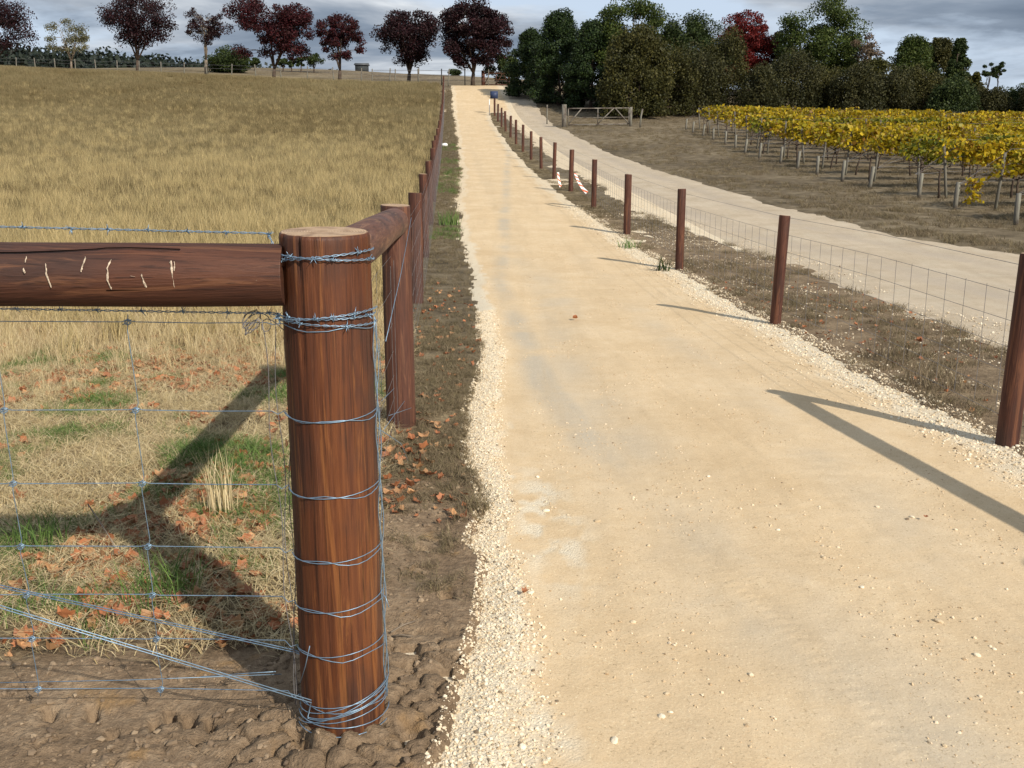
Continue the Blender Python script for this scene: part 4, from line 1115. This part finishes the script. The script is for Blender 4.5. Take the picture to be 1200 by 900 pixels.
for i in range(7):
    x = -12 + i * 2.0; D = 88 - .25 * i; z = gz(x, D); line.append((x, D, z))
    obj('post', pmm, M['wood_far'] if i % 2 else M['wood_grey'], cf, (x, D, z), (0, random.uniform(-.03, .03), 0))
for h in (.4, .8, 1.2):
    g_ = Geo(); g_.tube([(a, b_, c_ + h) for a, b_, c_ in line], .01, 4, False); obj('fence_wire', g_, M['wire_old'], cf)

def gate(name, label, a, b_, h, mats, braces=2, wr=.035, posts=True):
    a = Vector(a); b_ = Vector(b_)
    root = thing(name, label, 'gate', a)
    d = (b_ - a); L = d.length
    P0 = lambda s, z: a + d * s + Vector((0, 0, z))
    for z in (.12, h):
        g_ = Geo(); g_.tube([P0(.06, z), P0(.97, z)], wr, 6); obj('rail', g_, mats[0], root)
    g_ = Geo(); g_.tube([P0(.06, .5 * h), P0(.97, .5 * h)], wr * .5, 6); obj('rail', g_, mats[0], root)
    for s in (.06, .5, .97):
        g_ = Geo(); g_.tube([P0(s, .1), P0(s, h)], wr * .9, 6); obj('stile', g_, mats[0], root)
    for s0, s1 in ((.06, .26), (.5, .74), (.97, .76)):
        g_ = Geo(); g_.tube([P0(s0, .14), P0(s1, h)], wr * .9, 6); obj('brace', g_, mats[0], root)
    if posts:
        for s, w in ((0, .16), (1.0, .1)):
            g_ = Geo(); g_.tube([P0(s, -.2), P0(s, h + (.22 if s == 0 else .05))], w / 1.2, 10); obj('gate_post', g_, mats[1], root)
    return root
ga = at(661, 146, 57); gb = at(739, 146, 58)
def gg(p): return (p[0], p[1], gz(p[0], p[1]))
gate('paddock_gate', 'grey weathered field gate with diagonal braces in front of the dark trees', gg(ga), gg(gb), 1.0, (M['wood_greyx'], M['wood_grey']))
q = at(750, 148, 57); g_ = Geo(); g_.tube([(0, 0, -.1), (.04, 0, .6), (.12, 0, 1.0)], .05, 7)
setp(obj('leaning_post', g_, M['wood_grey'], None, gg(q)), 'leaning grey post just right of the field gate', 'post')
q = at(641, 148, 60); g_ = Geo(); g_.tube([(0, 0, -.1), (0, 0, 1.1)], .04, 7)
setp(obj('slim_post', g_, M['wood_grey'], None, gg(q)), 'slim pale post left of the field gate under the pines', 'post')
gate('top_gate', 'dark brown gate across the top of the road beside the tall purple tree', gg(at(566, 107, 87)), gg(at(597, 107, 87)), 1.05, (M['wood_far'], M['wood_far']), wr=.04)
sx, sD, _ = at(579, 110, 66.5)
sg = thing('road_sign', 'small dark blue sign board on a post at the top of the fence', 'sign', (sx, sD, gz(sx, sD)))
g_ = Geo(); g_.box((sx, sD, gz(sx, sD) + 1.2), (.50, .03, .46)); obj('board', g_, M['sign_blue'], sg)
g_ = Geo(); g_.tube([(sx, sD + .04, gz(sx, sD) - .1), (sx, sD + .04, gz(sx, sD) + 1.4)], .035, 8); obj('pole', g_, M['wood_grey'], sg)
sx, sD, _ = at(573.5, 120, 65.8); g_ = Geo(); g_.tube([(0, 0, -.1), (0, 0, 1.0)], .03, 7)
setp(obj('marker_post', g_, M['white_rock'], None, (sx, sD, gz(sx, sD))), 'thin white marker post beside the dark blue sign', 'post')
# shed on the skyline
sx, sD, sz_ = at(424, 77, 146)
zz0 = gz(sx, sD)
sh = thing('shed', 'small dark shed on the hill skyline left of the purple trees', 'building', (sx, sD, zz0))
g_ = Geo(); g_.box((sx, sD, zz0 + .3), (1.7, 1.6, 1.0)); obj('wall', g_, M['shed_wall'], sh)
g_ = Geo(); g_.raw([(sx - 1, sD - 1, zz0 + .82), (sx + 1, sD - 1, zz0 + .82), (sx + 1, sD + 1, zz0 + .82), (sx - 1, sD + 1, zz0 + .82), (sx - 1, sD, zz0 + 1.15), (sx + 1, sD, zz0 + 1.15)],
    [(0, 1, 5, 4), (2, 3, 4, 5), (0, 4, 3), (1, 2, 5), (0, 3, 2, 1)]); obj('roof', g_, M['shed_roof'], sh)
x, D = at(521, 166, 44)[0], 44
o = setp(obj('white_rock', rock_mesh(3, 2, .55, .08), M['white_rock'], None, (x, D, gz(x, D) + .06)), 'white rounded rock on the left verge by the fence', 'rock'); o.scale = (.16, .14, .16)
# hazard tape
m, t, b, co, g = mat('hazard_tape', .5)
w_ = N(t, 'ShaderNodeTexWave'); w_.bands_direction = 'DIAGONAL'; w_.inputs['Scale'].default_value = 3.5; LK(t, co, w_.inputs['Vector'])
LK(t, RAMP(t, w_.outputs[1], [(.62, (.80, .78, .75)), (.66, (.75, .16, .07))], 'CONSTANT'), b.inputs['Base Color']); M['tape'] = m
for pts, lb in (([(674, 203, 21.6), (678, 213, 21.3), (683, 221, 21.1), (688, 226, 21.0)], 'torn white and orange tape hanging on the fence left of a post'),
                ([(654, 202, 25.5), (655, 211, 25.4), (657, 219, 25.3)], 'faded pinkish tape scrap on the fence farther up')):
    g_ = Geo(); V = []; F = []
    for i, p in enumerate(pts):
        c_ = Vector(at(*p)); s_ = .026
        V += [c_ + Vector((-s_, 0, -.008 * i)), c_ + Vector((s_, .03, .010 * i))]
    for i in range(len(pts) - 1): F.append((2 * i, 2 * i + 1, 2 * i + 3, 2 * i + 2))
    g_.raw(V, F); setp(obj('hazard_tape', g_, M['tape']), lb, 'tape')

# ------------------------------------------------------------------ single plants
def plant(name, label, px, py, D, me, m, s=1.0):
    x = at(px, py, D)[0]
    if m and not me.materials: me.materials.append(m)
    o = setp(obj(name, me, None, None, (x, D, gz(x, D))), label, 'plant'); o.scale = (s, s, s); return o
plant('weed', 'dark spiky weed at the foot of a right fence post', 777, 312, 13.2, tuft(26, .26, .1, .7, .02, 201), M['dgreen'])
plant('grass_tuft', 'bright green tuft at the right edge of the track', 738, 290, 15.6, tuft(60, .2, .18, .8, .012, 202), M['greengrass'])
plant('grass_tuft', 'olive green tuft between the fence and the road near the right edge', 1095, 450, 6.7, tuft(150, .2, .22, .8, .006, 203), M['greygrass'])
plant('grass_tuft', 'small grey green tuft behind the fence left of the larger one', 1042, 415, 7.6, tuft(110, .18, .2, .8, .006, 204), M['greygrass'])
plant('grass_tuft', 'fresh green tuft by the third left fence post', 527, 268, 18.5, tuft(80, .3, .2, .5, .014, 205), M['greengrass'])
plant('reed_tuft', 'upright tan stalks in the grass left of the corner post', 262, 628, 4.15, tuft(60, .34, .07, .3, .006, 206), M['thatch'])
plant('grass_tuft', 'green and straw tuft beneath the wires at the far left', 48, 660, 3.75, tuft(110, .22, .11, .7, .005, 207), M['greengrass'])
plant('grass_tuft', 'dark green tuft lying in the shadow left of the corner post', 190, 715, 3.3, tuft(130, .20, .13, 1.1, .005, 208), M['greengrass'])
plant('grass_clump', 'dried grass clump hanging over the gravel edge', 556, 610, 4.2, tuft(120, .12, .08, 1.3, .0035, 209, .3), M['greygrass'])

# ------------------------------------------------------------------ fallen leaves and stones
def leaf_mesh(seed):
    r = random.Random(seed); lob = [(0, 1.0), (24, .72), (46, .92), (72, .66), (100, .78), (130, .55), (165, .40)]
    out = [(a, q) for a, q in lob] + [(360 - a, q) for a, q in reversed(lob[1:])]
    V = [(0, 0, 0)]; cu = r.uniform(.5, 1.9); cu2 = r.uniform(-1.0, 1.0)
    for a, q in out:
        q *= r.uniform(.85, 1.15); x = math.cos(math.radians(a)) * q; y = math.sin(math.radians(a)) * q
        V.append((x * .5, y * .45, (cu * .35 * y * y + cu2 * .25 * x * x + r.uniform(0, .10))))
    n = len(out); F = [(0, i + 1, (i + 1) % n + 1) for i in range(n)]
    V.append((-.75, r.uniform(-.1, .1), .04)); V.append((0, .02, .01)); F.append((0, n + 2, n + 1))
    me = bpy.data.meshes.new('leaf'); me.from_pydata(V, [], F); me.update(); return me
def leafmat(name, c_):
    m, t, b, co, g = mat(name, .6, .3)
    oi = N(t, 'ShaderNodeObjectInfo'); n_ = NOISE(t, co, 4, 4)
    LK(t, MIX(t, n_, RAMP(t, oi.outputs['Random'], [(0, tuple(v * .5 for v in c_)), (.5, c_), (1, tuple(min(1, v * 1.45) for v in c_))]), tuple(v * .75 for v in c_)), b.inputs['Base Color'])
    return m
M['deadleaf'] = leafmat('dead_leaf', (.35, .135, .058)); M['deadleaf2'] = leafmat('tan_dead_leaf', (.45, .24, .11))
LM = []
for s in range(6):
    me = leaf_mesh(s); me.materials.append(M['deadleaf'] if s < 4 else M['deadleaf2']); LM.append(me)
def lay(me, x, D, s, lb, grp, r, cat='leaf', name='fallen_leaf', tilt=.5, dz=.02):
    u = x + SH * D
    z = max(gz(x, D), float(track_z(np.array([x]), np.array([D]))[0]) if u > -.3 and u < 4.4 else -99)
    o = bpy.data.objects.new(name, me); COL.objects.link(o)
    o.location = (x, D, z + dz); o.scale = (s, s, s)
    o.rotation_euler = (r.uniform(-tilt, tilt), r.uniform(-tilt, tilt), r.uniform(0, 6.28))
    return setp(o, lb, cat, grp)
rr = random.Random(77); cnt = 0
clusters = [(70, 425, 60, 25, 34), (180, 440, 60, 22, 26), (255, 415, 38, 18, 34), (320, 500, 30, 30, 16), (290, 550, 45, 24, 34), (60, 470, 50, 14, 14), (215, 590, 20, 20, 8),
            (480, 545, 26, 28, 30), (150, 600, 90, 70, 14), (300, 640, 26, 50, 16), (130, 720, 60, 20, 10), (470, 590, 24, 14, 10), (20, 540, 30, 40, 8)]
CL = ['in the leaf drift far left below the rail', 'in the straw midway below the rail', 'in the leaf drift below the rail near the post', 'by the gathered wires left of the post',
      'in the leaf pile just left of the corner post', 'on the flattened straw at the far left', 'beside the upright tan stalks', 'on the verge near the second post', 'on the straw where the shadows cross',
      'along the lower left side of the corner post', 'at the bottom edge of the straw by the soil', 'between the corner post and white gravel', 'at the left edge beside the stay wire']
for ci_, (cx_, cy_, sx_, sy_, n_) in enumerate(clusters):
    for _ in range(n_):
        px = rr.gauss(cx_, sx_ * .6); py = rr.gauss(cy_, sy_ * .6)
        if px < -10: continue
        a = math.atan((py - 450) / 1150) + P; D = CAM_H / math.tan(a); x = at(px, py, D)[0]
        if abs(x - CX) < .16 and abs(D - CD) < .16: continue
        verge = x > -.62 + SH * 0 and px > 400
        li = rr.randrange(6); ls = rr.uniform(.05, .095)
        lay(LM[li], x, D, ls, ('large ' if ls > .078 else 'small ') + ('curled tan' if li > 3 else 'curled orange brown') + ' dead leaf ' + CL[ci_],
            'dead leaves behind the corner post' if ci_ in (7, 11) else 'dead leaves in the grass left of the post', rr)
for px, py, s, lb in [(675, 377, .085, 'single brown leaf lying in the middle of the track'), (1085, 610, .03, 'tiny brown leaf scrap on the right of the track'), (615, 706, .04, 'dark leaf crumb beside the white gravel strip'),
                      (1078, 405, .10, 'reddish leaf caught in grass behind the right fence'), (562, 405, .08, 'rust brown leaf at the left edge of the track')]:
    a = math.atan((py - 450) / 1150) + P; D = CAM_H / math.tan(a); x = at(px, py, D)[0]
    lay(LM[rr.randrange(4)], x, D, s, lb, None, rr, tilt=.3)
# the rest of the litter
lc = bpy.data.collections.new('leaf_litter_piece')
for me in LM: lc.objects.link(bpy.data.objects.new('leaf_piece', me))
x, D, u = rand_pts(20000, 2.9, 10.5, viewl, -.45, .8)
k = fbm(x * 1.3, D * 1.6, 211, 3) + .09 * sstep(4.5, 6, D) > .535; x, D = x[k], D[k]
scatter('leaf_litter', 'orange brown leaf litter scattered through the grass', 'leaf litter', lc, 6, on_ground(x, D, .012), RNG.uniform(0, 6.28, len(x)), RNG.uniform(.03, .09, len(x)), RNG.normal(0, .45, (len(x), 2)))
x, D, u = rand_pts(260, 4, 12, lambda D: fence_l(D) - .1, lambda D: edge_l(D) - .05, 1.2)
scatter('verge_litter', 'brown leaf litter on the left verge beside the fence', 'leaf litter', lc, 6, on_ground(x, D, .01), RNG.uniform(0, 6.28, len(x)), RNG.uniform(.03, .07, len(x)), RNG.normal(0, .35, (len(x), 2)))
x, D, u = rand_pts(240, 5, 12, lambda D: edge_r(D) + .1, lambda D: road_l(D), 1.2)
scatter('strip_litter', 'brown leaf bits between the right fence and side road', 'leaf litter', lc, 6, on_ground(x, D, .01), RNG.uniform(0, 6.28, len(x)), RNG.uniform(.03, .06, len(x)), RNG.normal(0, .35, (len(x), 2)))
STM = []
for s in range(5):
    me = rock_mesh(s + 120, 2, .55, .14); me.materials.append(M['pebble']); STM.append(me)
stones = [(781, 814), (786, 836), (775, 841), (625, 655), (622, 700), (1069, 606), (903, 616), (1120, 620), (1165, 762), (1063, 609), (912, 622), (560, 800), (575, 845), (603, 850), (590, 770), (612, 880),
          (1028, 595), (700, 612), (830, 560), (965, 655), (1010, 690), (1100, 730), (742, 730), (880, 790), (720, 870), (1180, 690), (640, 600), (630, 560), (760, 640), (1145, 770)]
for px, py in stones:
    a = math.atan((py - 450) / 1150) + P; D = CAM_H / math.tan(a); x = at(px, py, D)[0]
    lay(STM[rr.randrange(5)], x, D, rr.uniform(.007, .014), 'small pale stone lying loose on the packed surface of the track', 'loose pale stones on the track', rr, 'stone', 'stone', .3, .002)
# sticks by the post
for k_, (a, b_) in enumerate([((458, 743, 3.02), (487, 733, 3.1)), ((458, 746, 3.0), (484, 748, 2.98)), ((107, 628, 3.95), (148, 664, 3.6))]):
    A = Vector(at(*a)); B = Vector(at(*b_)); A.z = gz(A.x, A.y) + .012; B.z = gz(B.x, B.y) + .012
    if k_ == 2: A.z += .12
    g_ = Geo(); g_.tube([A, (A + B) / 2 + Vector((0, 0, .006)), B], [.003, .0028, .002], 6)
    setp(obj('twig', g_, M['bark_light']), ['upper of two pale twigs on the soil right of the corner post', 'lower of two pale twigs on the soil right of the corner post', 'thin pale stalk leaning in the shadow left of the post'][k_], 'twig')
